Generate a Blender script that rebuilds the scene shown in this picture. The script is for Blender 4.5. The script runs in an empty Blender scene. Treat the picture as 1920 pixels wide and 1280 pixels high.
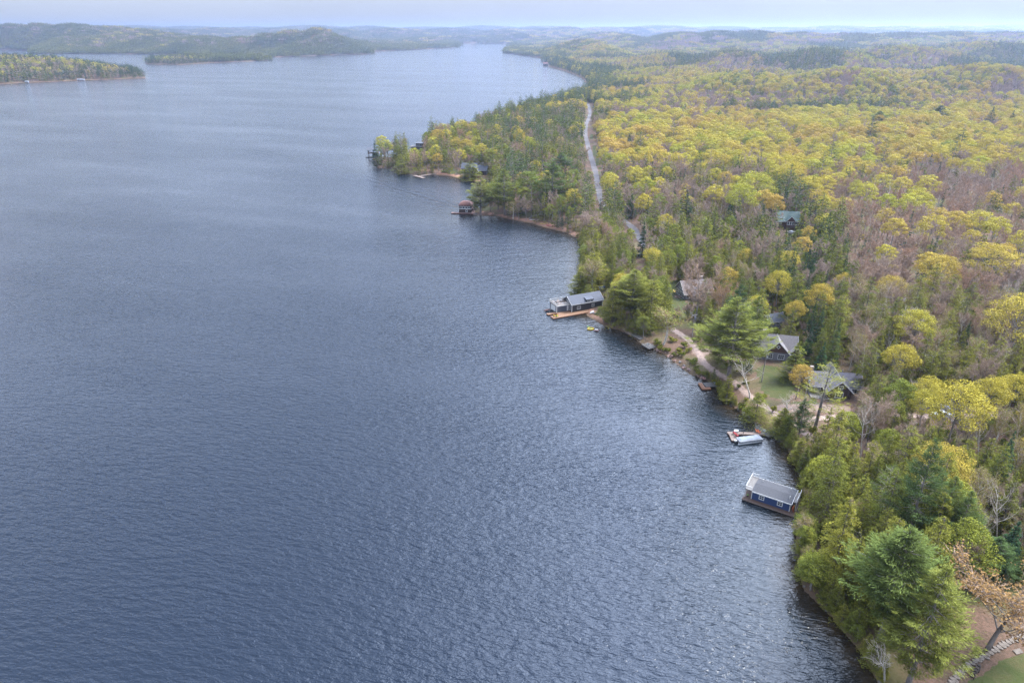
import bpy, math, random
import numpy as np
from mathutils import Matrix, Vector

R = math.radians
random.seed(7)
rng = np.random.default_rng(11)
SC = bpy.context.scene
COL = SC.collection

# ------------------------------------------------------------------ camera
CAM_H, PITCH, FPX = 110.0, R(24.57), 1280.0
SP, CP = math.sin(PITCH), math.cos(PITCH)
cam_d = bpy.data.cameras.new('camera')
cam = bpy.data.objects.new('camera', cam_d)
COL.objects.link(cam)
cam.location = (0, 0, CAM_H)
cam.rotation_euler = (math.pi / 2 - PITCH, 0, 0)
cam_d.sensor_width = 36.0
cam_d.lens = 24.0
cam_d.clip_start = 0.5
cam_d.clip_end = 60000.0
SC.camera = cam

# ------------------------------------------------------------------ overcast daylight
SUN_EL, SUN_AZ = 50.0, 72.0            # degrees; azimuth to the right of the view direction
world = bpy.data.worlds.new('World')
SC.world = world
world.use_nodes = True
nt = world.node_tree
nt.nodes.clear()
sky = nt.nodes.new('ShaderNodeTexSky')
sky.sky_type = 'NISHITA'
sky.sun_disc = False
sky.sun_elevation = R(SUN_EL)
sky.sun_rotation = R(SUN_AZ)
sky.air_density = 1.0
sky.dust_density = 2.0
tc = nt.nodes.new('ShaderNodeTexCoord')
sep = nt.nodes.new('ShaderNodeSeparateXYZ')
nt.links.new(tc.outputs['Generated'], sep.inputs[0])
ramp = nt.nodes.new('ShaderNodeValToRGB')          # cloud deck: brighter overhead than at the horizon
ramp.color_ramp.interpolation = 'B_SPLINE'
e = ramp.color_ramp.elements
e[0].position = 0.0
e[0].color = (0.105, 0.103, 0.104, 1)
e[1].position = 1.0
e[1].color = (0.33, 0.37, 0.455, 1)
m1 = e.new(0.15); m1.color = (0.385, 0.42, 0.490, 1)
m3 = e.new(0.30); m3.color = (0.62, 0.68, 0.80, 1)
m2 = e.new(0.5); m2.color = (0.36, 0.40, 0.49, 1)
nt.links.new(sep.outputs[2], ramp.inputs[0])
cl = nt.nodes.new('ShaderNodeTexNoise')            # soft unevenness of the cloud deck
cl.inputs['Scale'].default_value = 2.2
cl.inputs['Detail'].default_value = 4.0
mp = nt.nodes.new('ShaderNodeMapping')
mp.inputs['Scale'].default_value = (1, 1, 3.5)
nt.links.new(tc.outputs['Generated'], mp.inputs[0])
nt.links.new(mp.outputs[0], cl.inputs['Vector'])
mr = nt.nodes.new('ShaderNodeMapRange')
mr.inputs['From Min'].default_value = 0.3
mr.inputs['From Max'].default_value = 0.7
mr.inputs['To Min'].default_value = 0.9 * 18
mr.inputs['To Max'].default_value = 1.1 * 18
nt.links.new(cl.outputs['Fac'], mr.inputs['Value'])
mul = nt.nodes.new('ShaderNodeVectorMath')
mul.operation = 'SCALE'
# the cloud is thinner and brighter towards the hidden sun
dotn = nt.nodes.new('ShaderNodeVectorMath'); dotn.operation = 'DOT_PRODUCT'
gaz, gel = R(42.0), R(46.0)
dotn.inputs[1].default_value = (math.cos(gel) * math.sin(gaz), math.cos(gel) * math.cos(gaz), math.sin(gel))
nt.links.new(tc.outputs['Generated'], dotn.inputs[0])
gl = nt.nodes.new('ShaderNodeMapRange'); gl.interpolation_type = 'SMOOTHSTEP'
for i_, v_ in enumerate((0.70, 1.0, 0.92, 6.8)):
    gl.inputs[1 + i_].default_value = v_
nt.links.new(dotn.outputs['Value'], gl.inputs[0])
glow = nt.nodes.new('ShaderNodeVectorMath'); glow.operation = 'SCALE'
nt.links.new(ramp.outputs[0], glow.inputs[0]); nt.links.new(gl.outputs[0], glow.inputs['Scale'])
blu = nt.nodes.new('ShaderNodeVectorMath'); blu.operation = 'MULTIPLY'
blu.inputs[1].default_value = (0.95, 1.0, 1.07)
nt.links.new(glow.outputs[0], blu.inputs[0])
nt.links.new(blu.outputs[0], mul.inputs[0])
nt.links.new(mr.outputs[0], mul.inputs['Scale'])
mix = nt.nodes.new('ShaderNodeMix')
mix.data_type = 'RGBA'
mix.inputs[0].default_value = 0.97
nt.links.new(sky.outputs[0], mix.inputs[6])
nt.links.new(mul.outputs[0], mix.inputs[7])
bg = nt.nodes.new('ShaderNodeBackground')
bg.inputs['Strength'].default_value = 0.098
nt.links.new(mix.outputs[2], bg.inputs['Color'])
wo = nt.nodes.new('ShaderNodeOutputWorld')
nt.links.new(bg.outputs[0], wo.inputs['Surface'])

sun_d = bpy.data.lights.new('sun', 'SUN')
sun_d.energy = 3.5
sun_d.angle = R(18)
sun_d.color = (1.0, 0.95, 0.86)
sun = bpy.data.objects.new('sun', sun_d)
COL.objects.link(sun)
sdir = Vector((math.cos(R(SUN_EL)) * math.sin(R(SUN_AZ)), math.cos(R(SUN_EL)) * math.cos(R(SUN_AZ)), math.sin(R(SUN_EL))))
sun.rotation_euler = sdir.to_track_quat('Z', 'Y').to_euler()
sun.location = sdir * 300

SC.view_settings.view_transform = 'Standard'
SC.view_settings.look = 'None'
SC.view_settings.exposure = 1.2
SC.view_settings.gamma = 1.0
SC.view_settings.use_curve_mapping = False
SC.render.engine = 'CYCLES'
SC.cycles.use_denoising = True
SC.cycles.denoising_prefilter = 'NONE'
SC.cycles.denoiser = 'OPENIMAGEDENOISE'
SC.cycles.denoising_input_passes = 'RGB_ALBEDO_NORMAL'
SC.cycles.max_bounces = 4
SC.cycles.diffuse_bounces = 1
SC.cycles.glossy_bounces = 1
SC.cycles.transmission_bounces = 2
SC.cycles.volume_bounces = 0
SC.cycles.transparent_max_bounces = 6
SC.cycles.caustics_reflective = False
SC.cycles.caustics_refractive = False

# ------------------------------------------------------------------ geometry of the view, used to survey where things stand
def at(px, py, z=0.0):
    y = (640 - py) / FPX
    dz = -SP + y * CP
    fw = CP + y * SP
    t = (z - CAM_H) / dz
    return ((px - 960) / FPX * t, fw * t, z)

def proj(X, Y, Z):
    d = Y * CP - (Z - CAM_H) * SP
    u = Y * SP + (Z - CAM_H) * CP
    d = np.maximum(d, 1e-3)
    return 960 + FPX * X / d, 640 - FPX * u / d, d

def hill_at(px, py, Y):
    """point at forward distance Y on the line of sight of (px, py)"""
    y = (640 - py) / FPX
    fw = CP + y * SP
    t = Y / fw
    return ((px - 960) / FPX * t, Y, CAM_H + (-SP + y * CP) * t)

# ------------------------------------------------------------------ value noise
_perm = np.random.default_rng(3).random((256, 256))
def vnoise(x, y):
    xi = np.floor(x).astype(int); yi = np.floor(y).astype(int)
    fx = x - xi; fy = y - yi
    fx = fx * fx * (3 - 2 * fx); fy = fy * fy * (3 - 2 * fy)
    g = lambda a, b: _perm[a & 255, b & 255]
    return (g(xi, yi) * (1 - fx) + g(xi + 1, yi) * fx) * (1 - fy) + (g(xi, yi + 1) * (1 - fx) + g(xi + 1, yi + 1) * fx) * fy
def fbm(x, y, o=3):
    s, a, t = 0.0, 1.0, 0.0
    for i in range(o):
        s = s + a * vnoise(x + 17.3 * i, y - 9.1 * i); t += a
        x = x * 2.03; y = y * 2.03; a *= 0.5
    return s / t - 0.5

# ------------------------------------------------------------------ shorelines
SHORE = [(1645,1276),(1620,1225),(1590,1190),(1559,1155),(1531,1128),(1508,1104),(1498,1050),(1495,1007),(1499,964),
 (1505,928),(1504,901),(1494,874),(1479,839),(1459,819),(1429,800),(1395,777),(1372,760),(1349,733),(1325,713),(1292,700),
 (1275,686),(1251,667),(1232,658),(1206,645),(1184,628),(1165,619),(1136,612),(1122,604),(1104,594),(1096,585),(1100,574),
 (1098,562),(1090,552),(1086,528),(1088,500),(1091,470),(1089,449),(1060,435),(1028,427),(990,417),(955,411),(932,405),
 (914,404),(889,403),(884,399),(890,393),(914,384),(925,374),(928,360),(915,350),(894,341),(862,334),(844,330),(812,327),
 (780,328),(754,325),(745,316),(710,315),(703,306),(702,297),(720,297),(751,297),(790,284),(827,268),(862,262),(900,243),
 (932,225),(1000,205),(1063,189),(1094,176),(1102,160),(1090,147),(1070,137),(1030,125),(1023,110),(973,103),(948,100),
 (955,90),(968,83),(910,82),(860,82),(858,89),(807,92),(697,97),(695,102),(640,103),(503,108),(498,103),(400,103.5),
 (277,102),(63,101),(60,95),(0,94),(-300,93)]
main_poly = [(84, -400), (80, 20), (76, 60)] + [at(*p)[:2] for p in SHORE] + [(-18000, 3600), (-18000, 18000), (18000, 18000), (18000, -400)]
isl1 = [at(*p)[:2] for p in [(-400,166),(-100,161),(0,158),(150,151),(272,147),(268,142),(245,137),(200,132),(100,128),(-50,126),(-400,126)]]
isl2 = [at(*p)[:2] for p in [(273,121),(333,122),(400,118),(502,114),(504,110),(400,112),(300,115),(271,117)]]
POLYS = [np.array(main_poly), np.array(isl1), np.array(isl2)]

def sdist_poly(P, X, Y):
    best = np.full(X.shape, 1e18); inside = np.zeros(X.shape, bool)
    n = len(P)
    for i in range(n):
        ax, ay = P[i]; bx, by = P[(i + 1) % n]
        dx, dy = bx - ax, by - ay
        L = dx * dx + dy * dy + 1e-9
        t = np.clip(((X - ax) * dx + (Y - ay) * dy) / L, 0, 1)
        best = np.minimum(best, (X - ax - t * dx) ** 2 + (Y - ay - t * dy) ** 2)
        if ay != by:
            c = (ay > Y) != (by > Y)
            inside ^= c & (X < (Y - ay) * dx / dy + ax)
    d = np.sqrt(best)
    return np.where(inside, d, -d)

def sdist(X, Y):
    X = np.asarray(X, float); Y = np.asarray(Y, float)
    d = sdist_poly(POLYS[0], X, Y)
    for P in POLYS[1:]:
        lo = P.min(0) - 300; hi = P.max(0) + 300
        m = (X > lo[0]) & (X < hi[0]) & (Y > lo[1]) & (Y < hi[1])
        if m.any():
            d[m] = np.maximum(d[m], sdist_poly(P, X[m], Y[m]))
    r = np.hypot(X, Y)
    d = d + fbm(X / 9, Y / 9, 2) * np.clip(r * 0.006, 0.5, 2.5) + fbm(X / 60, Y / 60, 2) * np.clip((r - 500) * 0.012, 0, 18)
    return d

# ------------------------------------------------------------------ hills (line of sight, distance, spread)
HILLS = []
def hill(px, py, Y, spx, sy, tree=14.0):
    x, y, z = hill_at(px, py, Y)
    HILLS.append((x, y, z - tree, spx / FPX * Y / 1.09, sy))
for a in [(-60,45,4500,60,500),(0,44.5,4500,50,500),(60,43.8,4500,45,500),(130,44.5,4500,45,500),(200,48,4500,40,450),(255,54,4400,35,400),
          (310,62,4200,35,350),(380,68,3900,45,300),(450,69,3800,35,300),(500,63,3800,30,300),(545,57,3800,28,330),(595,53.5,3800,30,350),
          (640,57,3800,28,330),(690,66,3800,28,300),(738,68.5,3800,26,260),(790,76,3700,26,200),(835,82,3700,18,150),(-200,50,4500,100,500),
          (1085,69,3100,45,300),(1030,78,3000,30,200),(985,86,3000,22,150),(1175,67,4300,40,350),(1140,62,5200,60,500),(1060,51,7600,50,600),(1010,54,7800,50,600),(1120,53,7600,40,600),
          (900,66,6200,110,500),(980,63,6500,60,500),(1280,61,3900,60,420),(1350,58.5,3700,50,420),(1415,58,3600,50,420),(1500,61,3600,60,420),
          (1590,62.5,3500,60,420),(1690,62,3500,70,420),(1790,61.5,3400,70,420),(1880,61,3400,70,420),(1980,60,3400,80,420),(2100,60,3400,80,420),
          (1700,84,1900,90,190),(1850,78,2100,90,200),(1550,92,1800,80,170),(1990,76,2100,90,200),(1380,96,1900,70,170),(1250,99,2100,60,180),
          (1600,130,1150,100,110),(1850,122,1200,110,120),(1400,137,1200,80,100)]:
    hill(*a)
for i, px in enumerate(range(-300, 2300, 110)):
    hill(px, 50.2 + 1.6 * math.sin(i * 2.1) - (1.6 if px > 1750 else 0), 10200 + 700 * math.sin(i * 1.3), 85, 900)
    hill(px + 50, 54.0 + 1.4 * math.sin(i * 1.7 + 1), 7600 + 500 * math.cos(i * 1.9), 70, 500)

def terrain(X, Y, d=None):
    X = np.asarray(X, float); Y = np.asarray(Y, float)
    if d is None:
        d = sdist(X, Y)
    dp = np.maximum(d, 0)
    z = 0.95 * (1 - np.exp(-dp / 1.8)) + 0.045 * np.minimum(dp, 90) + 0.012 * np.clip(dp - 90, 0, 700)
    z = z + fbm(X / 70, Y / 70, 3) * 5.0 * np.clip((dp - 15) / 80, 0, 1)
    r = np.hypot(X, Y)
    z = z + fbm(X / 420, Y / 420, 4) * 46 * np.clip((r - 700) / 1500, 0, 1) * np.clip(dp / 200, 0, 1)
    hz = np.zeros_like(z)
    for hx, hy, hh, sx, sy in HILLS:
        m = (abs(X - hx) < 3 * sx) & (abs(Y - hy) < 3 * sy)
        if m.any():
            g = np.exp(-0.5 * ((X[m] - hx) / sx) ** 2 - 0.5 * ((Y[m] - hy) / sy) ** 2)
            hz[m] = np.maximum(hz[m], hh * g)
    z = np.maximum(z, hz * np.clip(dp / 220, 0, 1) * (1 + 0.12 * fbm(X / 300, Y / 300, 2)))
    # the big wooded island at the left is a low dome
    P = POLYS[1]
    m = (X > P[:, 0].min() - 10) & (X < P[:, 0].max() + 10) & (Y > P[:, 1].min() - 10) & (Y < P[:, 1].max() + 10) & (d > 0)
    z = np.where(m, z + np.clip(dp - 10, 0, 160) * 0.13, z)
    # a knoll on the wooded point
    kx, ky = at(806, 285)[:2]
    z = z + 10 * np.exp(-0.5 * (((X - kx) / 42) ** 2 + ((Y - ky) / 40) ** 2)) * np.clip(dp / 25, 0, 1)
    # the lot roads and cottages stand on fairly level ground
    return np.where(d > 0, z, -np.minimum(0.16 * -d, 4.0))

def ground_z(x, y):
    return float(terrain(np.array([x]), np.array([y]))[0])

def gp(px, py, dz=0.0):
    """where the line of sight of (px, py) meets the ground"""
    z = 0.0
    for _ in range(25):
        x, y, _z = at(px, py, z)
        z2 = max(0.0, ground_z(x, y))
        if abs(z2 - z) < 0.02:
            break
        z = z + 0.6 * (z2 - z)
    return Vector((x, y, max(0.0, ground_z(x, y)) + dz))

def in_poly(pts, X, Y):
    P = np.array(pts, float)
    ins = np.zeros(np.shape(X), bool)
    for i in range(len(P)):
        ax, ay = P[i]; bx, by = P[(i + 1) % len(P)]
        if ay != by:
            ins ^= ((ay > Y) != (by > Y)) & (X < (Y - ay) * (bx - ax) / (by - ay) + ax)
    return ins

def line_dist(pts, X, Y):
    best = np.full(np.shape(X), 1e18)
    for i in range(len(pts) - 1):
        ax, ay = pts[i][0], pts[i][1]; bx, by = pts[i + 1][0], pts[i + 1][1]
        dx, dy = bx - ax, by - ay
        t = np.clip(((X - ax) * dx + (Y - ay) * dy) / (dx * dx + dy * dy + 1e-9), 0, 1)
        best = np.minimum(best, (X - ax - t * dx) ** 2 + (Y - ay - t * dy) ** 2)
    return np.sqrt(best)

# ------------------------------------------------------------------ materials
MATS = {}
def new_mat(name):
    m = bpy.data.materials.new(name)
    m.use_nodes = True
    MATS[name] = m
    return m, m.node_tree, m.node_tree.nodes['Principled BSDF']

def N(nt, kind, **kw):
    n = nt.nodes.new(kind)
    for k, v in kw.items():
        setattr(n, k, v)
    return n

def mixrgb(nt, fac, a, b, blend='MIX'):
    n = N(nt, 'ShaderNodeMix', data_type='RGBA', blend_type=blend)
    for s, v in ((n.inputs[0], fac), (n.inputs[6], a), (n.inputs[7], b)):
        if hasattr(v, 'is_linked'):
            nt.links.new(v, s)
        else:
            s.default_value = v if not isinstance(v, tuple) else (*v[:3], 1)
    return n.outputs[2]

def noise(nt, scale, detail=3, rough=0.5, vec=None):
    n = N(nt, 'ShaderNodeTexNoise')
    n.inputs['Scale'].default_value = scale
    n.inputs['Detail'].default_value = detail
    n.inputs['Roughness'].default_value = rough
    if vec is None:
        t = N(nt, 'ShaderNodeTexCoord')
        vec = t.outputs['Object']
    nt.links.new(vec, n.inputs['Vector'])
    return n.outputs['Fac']

def maprange(nt, v, a, b, c=0.0, d=1.0):
    n = N(nt, 'ShaderNodeMapRange')
    nt.links.new(v, n.inputs[0])
    for i, q in enumerate((a, b, c, d)):
        n.inputs[1 + i].default_value = q
    return n.outputs[0]

def surf(name, col, rough=0.7, var=0.25, scale=1.5, bump=0.0, bscale=8.0, metal=0.0, col2=None, stretch=None):
    """plain procedural surface: two tones mixed by noise, optional fine relief"""
    m, t, b = new_mat(name)
    vec = None
    if stretch:
        c = N(t, 'ShaderNodeTexCoord'); mpn = N(t, 'ShaderNodeMapping')
        mpn.inputs['Scale'].default_value = stretch
        t.links.new(c.outputs['Object'], mpn.inputs[0]); vec = mpn.outputs[0]
    c2 = col2 or tuple(min(1, c * (1 - var)) for c in col)
    c1 = tuple(min(1, c * (1 + var * 0.5)) for c in col)
    f = maprange(t, noise(t, scale, 4, 0.6, vec), 0.35, 0.65)
    t.links.new(mixrgb(t, f, c1, c2), b.inputs['Base Color'])
    b.inputs['Roughness'].default_value = rough
    b.inputs['Metallic'].default_value = metal
    if bump:
        bn = N(t, 'ShaderNodeBump')
        bn.inputs['Strength'].default_value = bump
        bn.inputs['Distance'].default_value = 0.05
        t.links.new(noise(t, bscale, 3, 0.6, vec), bn.inputs['Height'])
        t.links.new(bn.outputs[0], b.inputs['Normal'])
    return m

def leaf_mat(name, c1, c2, c3, trans=0.25):
    """leaves: tone by tree (tint) and by leaf (shade attribute), thin and slightly translucent"""
    m = bpy.data.materials.new(name); m.use_nodes = True; MATS[name] = m
    t = m.node_tree; t.nodes.clear()
    out = N(t, 'ShaderNodeOutputMaterial')
    ti = N(t, 'ShaderNodeAttribute', attribute_name='tint', attribute_type='INSTANCER')
    r = N(t, 'ShaderNodeValToRGB')
    el = r.color_ramp.elements
    el[0].position = 0; el[0].color = (*c1, 1)
    el[1].position = 1; el[1].color = (*c3, 1)
    q = el.new(0.5); q.color = (*c2, 1)
    t.links.new(ti.outputs['Fac'], r.inputs[0])
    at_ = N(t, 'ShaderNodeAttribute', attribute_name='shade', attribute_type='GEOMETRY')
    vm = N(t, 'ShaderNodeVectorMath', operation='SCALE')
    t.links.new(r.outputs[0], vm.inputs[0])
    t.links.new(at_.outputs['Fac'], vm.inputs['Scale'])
    d = N(t, 'ShaderNodeBsdfDiffuse'); tr = N(t, 'ShaderNodeBsdfTranslucent'); mx = N(t, 'ShaderNodeMixShader')
    mx.inputs[0].default_value = trans
    t.links.new(vm.outputs[0], d.inputs[0]); t.links.new(vm.outputs[0], tr.inputs[0])
    t.links.new(d.outputs[0], mx.inputs[1]); t.links.new(tr.outputs[0], mx.inputs[2])
    t.links.new(mx.outputs[0], out.inputs[0])
    return m

# ------------------------------------------------------------------ mesh helpers
def mesh_np(name, V, F, mats=(), smooth=False, attrs=None, matidx=None):
    """V (n,3) float array, F (m,k) int array with one k, or a list of such arrays"""
    Fs = F if isinstance(F, list) else [F]
    Fs = [f for f in Fs if len(f)]
    me = bpy.data.meshes.new(name)
    nv = len(V); nl = sum(f.size for f in Fs); nf = sum(len(f) for f in Fs)
    me.vertices.add(nv); me.vertices.foreach_set('co', np.asarray(V, np.float32).ravel())
    me.loops.add(nl); me.loops.foreach_set('vertex_index', np.concatenate([f.ravel() for f in Fs]).astype(np.int32))
    me.polygons.add(nf)
    tot = np.concatenate([np.full(len(f), f.shape[1]) for f in Fs])
    start = np.concatenate([[0], np.cumsum(tot)[:-1]])
    me.polygons.foreach_set('loop_start', start.astype(np.int32))
    if smooth:
        me.polygons.foreach_set('use_smooth', np.ones(nf, bool))
    if matidx is not None:
        me.polygons.foreach_set('material_index', np.asarray(matidx, np.int32))
    for m in mats:
        me.materials.append(m)
    for k, a in (attrs or {}).items():
        at_ = me.attributes.new(k, 'FLOAT', 'POINT')
        at_.data.foreach_set('value', np.asarray(a, np.float32))
    me.update(calc_edges=True)
    return me

def link(name, me, parent=None, loc=None):
    o = bpy.data.objects.new(name, me)
    COL.objects.link(o)
    if parent is not None:
        o.parent = parent
    if loc is not None:
        o.location = loc
    return o

def tag(o, label=None, cat=None, group=None, kind=None):
    if label: o['label'] = label
    if cat: o['category'] = cat
    if group: o['group'] = group
    if kind: o['kind'] = kind
    return o

# ------------------------------------------------------------------ surveyed lines: roads, lanes, lawns, beaches
ROAD_PX = [(1102,195),(1105,203),(1107,214),(1101,228),(1097,244),(1100,266),(1108,294),(1116,320),(1121,350),(1127,380),(1142,399),
           (1165,411),(1188,427),(1202,452),(1225,474),(1262,486),(1330,492),(1420,508),(1520,530),(1620,550),(1700,560),(1790,592),(1860,622),(1925,660),(2040,720)]
LANE_PX = [(1262,618),(1290,636),(1308,655),(1318,680),(1345,700),(1376,716),(1405,742),(1440,768),(1480,792),(1530,826),(1572,856),(1606,882),(1650,905)]
DRIVE_PX = [(1480,792),(1530,784),(1600,779),(1680,778),(1760,782),(1850,780),(1930,770)]
YARD_PX = [(1470,765),(1520,764),(1580,766)]
SPUR_PX = [(1312,660),(1335,656),(1350,664)]
def path3(px):
    return [gp(*p) for p in px]
ROAD = path3(ROAD_PX); LANE = path3(LANE_PX); DRIVE = path3(DRIVE_PX); YARD = path3(YARD_PX); SPUR = path3(SPUR_PX)
TRACK = path3([(1190,440),(1196,470),(1200,500),(1206,530)])
LAWNS = [[(1415,692),(1440,682),(1475,698),(1496,735),(1470,752),(1432,738)], [(1236,532),(1268,526),(1290,572),(1262,594),(1240,566)],
         [(1772,1300),(1836,1268),(1880,1236),(1935,1222),(1940,1300)], [(826,321),(846,315),(858,320),(850,326)], [(1465,757),(1530,748),(1540,758),(1470,764)],
         [(1106,240),(1114,270),(1122,300),(1126,318),(1121,318),(1112,285)], [(1493,404),(1506,402),(1508,414),(1494,416)]]
SANDS = [[(912,402),(960,411),(1000,417),(1040,428),(1075,440),(1094,453),(1060,442),(1000,428),(950,416)],
         [(1086,586),(1102,582),(1120,590),(1132,612),(1112,606)], [(808,331),(822,322),(862,330),(864,337)], [(876,338),(905,335),(905,345),(880,345)]]

def smooth_path(pts, step):
    P = np.array([(p[0], p[1]) for p in pts], float)
    for _ in range(3):                                   # corner cutting
        Q = np.empty((2 * len(P) - 2, 2))
        Q[0::2] = 0.75 * P[:-1] + 0.25 * P[1:]; Q[1::2] = 0.25 * P[:-1] + 0.75 * P[1:]
        P = np.vstack([P[:1], Q, P[-1:]])
    s = np.concatenate([[0], np.cumsum(np.hypot(*np.diff(P, axis=0).T))])
    u = np.arange(0, s[-1], step)
    return np.stack([np.interp(u, s, P[:, 0]), np.interp(u, s, P[:, 1])], 1)

# ------------------------------------------------------------------ ground: one sheet in rings round the viewpoint, finest near
rr = np.concatenate([[0.5, 6, 14, 24, 32], 40 * 1.0085 ** np.arange(0, 720)])
rr = rr[rr < 17000]
tf = np.arange(-50, 50.01, 0.27)
th = np.radians(np.concatenate([np.arange(-180, -52, 6.0), tf, np.arange(56, 180, 6.0)]))
RR, TH = np.meshgrid(rr, th, indexing='ij')
GX = RR * np.sin(TH); GY = RR * np.cos(TH)
GD = sdist(GX, GY)
GZ = terrain(GX, GY, GD)

# level the road beds a little
def bilin_z(X, Y):
    """height of the ground mesh itself (grid interpolation), so that sheets and feet sit on it"""
    X = np.asarray(X, float); Y = np.asarray(Y, float)
    r = np.hypot(X, Y); t = np.arctan2(X, Y)
    i = np.clip(np.searchsorted(rr, r) - 1, 0, len(rr) - 2); j = np.clip(np.searchsorted(th, t) - 1, 0, len(th) - 2)
    a = (r - rr[i]) / (rr[i + 1] - rr[i]); b = (t - th[j]) / (th[j + 1] - th[j])
    return GZ[i, j] * (1 - a) * (1 - b) + GZ[i + 1, j] * a * (1 - b) + GZ[i, j + 1] * (1 - a) * b + GZ[i + 1, j + 1] * a * b

def gz(x, y):
    return max(0.0, float(bilin_z(np.array([x]), np.array([y]))[0]))

def grid_faces(nr, ntt, keep=None):
    idx = np.arange(nr * ntt).reshape(nr, ntt)
    j2 = np.roll(np.arange(ntt), -1)
    f = np.stack([idx[:-1, :], idx[:-1, :][:, j2], idx[1:, :][:, j2], idx[1:, :]], -1).reshape(-1, 4)
    if keep is not None:
        k = keep.ravel()
        f = f[k[f].any(1)]
    return f

px_, py_, dd_ = proj(GX, GY, GZ)
vis = (GY > 20) & (dd_ > 10)
lawn = np.zeros(GX.shape)
for L in LAWNS:
    lawn[vis & in_poly(L, px_, py_)] = 1
sand = np.zeros(GX.shape)
for L in SANDS:
    sand = np.maximum(sand, np.where(vis & in_poly([(a + (a - sum(p[0] for p in L) / len(L)) * .15, b - 6) for a, b in L] if len(L) > 4 else L, px_, py_ - 0) | (vis & in_poly(L, px_, py_)), np.clip((7.5 - GD) / 3.0, 0, 1), 0) * (GD > -12))
nearm = (RR < 900)
gravel = np.zeros(GX.shape)
for pts, w in ((LANE, 1.4), (DRIVE, 1.3), (YARD, 2.2), (SPUR, 2.6), (ROAD, 1.6)):
    dl = line_dist(pts, GX[nearm], GY[nearm])
    gravel[nearm] = np.maximum(gravel[nearm], np.clip(1.5 - dl / w, 0, 1))

m, t, b = new_mat('ground')
A = lambda n: N(t, 'ShaderNodeAttribute', attribute_name=n).outputs['Fac']
litter = mixrgb(t, maprange(t, noise(t, 0.12, 5, 0.6), 0.3, 0.7), (0.175, 0.105, 0.078), (0.115, 0.075, 0.052))
litter = mixrgb(t, maprange(t, noise(t, 1.7, 4, 0.7), 0.38, 0.7), litter, (0.075, 0.055, 0.036))
litter = mixrgb(t, maprange(t, noise(t, 0.05, 3, 0.6), 0.5, 0.66), litter, (0.10, 0.10, 0.04))
grass = mixrgb(t, maprange(t, noise(t, 0.25, 5, 0.65), 0.35, 0.65), (0.052, 0.066, 0.022), (0.095, 0.078, 0.038))
grass = mixrgb(t, maprange(t, noise(t, 3.0, 3, 0.7), 0.3, 0.7), grass, (0.06, 0.072, 0.024))
sandc = mixrgb(t, maprange(t, noise(t, 0.6, 4, 0.6), 0.3, 0.7), (0.32, 0.18, 0.125), (0.23, 0.13, 0.09))
grav = mixrgb(t, maprange(t, noise(t, 2.2, 4, 0.7), 0.3, 0.7), (0.27, 0.195, 0.16), (0.19, 0.135, 0.105))
def soft(att):
    n = N(t, 'ShaderNodeMath', operation='ADD')
    t.links.new(att, n.inputs[0])
    t.links.new(maprange(t, noise(t, 0.5, 4, 0.7), 0.2, 0.8, -0.35, 0.35), n.inputs[1])
    return maprange(t, n.outputs[0], 0.35, 0.6)
c = mixrgb(t, soft(A('lawn')), litter, grass)
c = mixrgb(t, soft(A('gravel')), c, grav)
c = mixrgb(t, soft(A('sand')), c, sandc)
bed = mixrgb(t, maprange(t, A('shore'), -0.4, 1.6), (0.10, 0.07, 0.045), c)
t.links.new(bed, b.inputs['Base Color'])
b.inputs['Roughness'].default_value = 0.95
b.inputs['Specular IOR Level'].default_value = 0.1
bn = N(t, 'ShaderNodeBump'); bn.inputs['Strength'].default_value = 0.7; bn.inputs['Distance'].default_value = 0.25
t.links.new(noise(t, 1.3, 5, 0.7), bn.inputs['Height']); t.links.new(bn.outputs[0], b.inputs['Normal'])

V = np.stack([GX, GY, GZ], -1).reshape(-1, 3)
me = mesh_np('ground', V, grid_faces(*GX.shape), [MATS['ground']], True,
             dict(lawn=lawn.ravel(), sand=sand.ravel(), gravel=gravel.ravel(), shore=GD.ravel()))
tag(link('ground', me), kind='structure')

# ------------------------------------------------------------------ lake
m, t, b = new_mat('lake_water')
co = N(t, 'ShaderNodeTexCoord')
def waves(scale, stretch, ang, detail=2, rough=0.5, dist=0.0):
    mp_ = N(t, 'ShaderNodeMapping')
    mp_.vector_type = 'TEXTURE'
    mp_.inputs['Rotation'].default_value = (0, 0, R(ang))
    mp_.inputs['Scale'].default_value = (stretch, 1, 1)
    t.links.new(co.outputs['Object'], mp_.inputs[0])
    n = N(t, 'ShaderNodeTexNoise')
    n.inputs['Scale'].default_value = scale
    n.inputs['Detail'].default_value = detail
    n.inputs['Roughness'].default_value = rough
    n.inputs['Distortion'].default_value = dist
    t.links.new(mp_.outputs[0], n.inputs['Vector'])
    return n.outputs['Fac']
def math_(op, a, b_=None, c_=None):
    n = N(t, 'ShaderNodeMath', operation=op)
    for s, v in zip(n.inputs, (a, b_, c_)):
        if v is None: continue
        if hasattr(v, 'is_linked'): t.links.new(v, s)
        else: s.default_value = v
    return n.outputs[0]
shore_a = N(t, 'ShaderNodeAttribute', attribute_name='offshore').outputs['Fac']
calm = maprange(t, shore_a, 0.0, 26.0, 0.55, 1.0)                       # sheltered along the bank
patch = maprange(t, waves(0.012, 3.0, -20, 4, 0.6), 0.35, 0.65, 0.55, 1.2)
h = math_('MULTIPLY', waves(0.80, 2.6, -14, 2, 0.5, 0.3), 1.0)
h = math_('MULTIPLY_ADD', waves(1.9, 2.2, -6, 2, 0.55, 0.4), 0.42, h)
h = math_('MULTIPLY_ADD', waves(4.5, 1.6, -20, 1, 0.5), 0.12, h)
h = math_('MULTIPLY_ADD', waves(0.22, 3.0, 6, 1, 0.5), 0.6, h)
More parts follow.
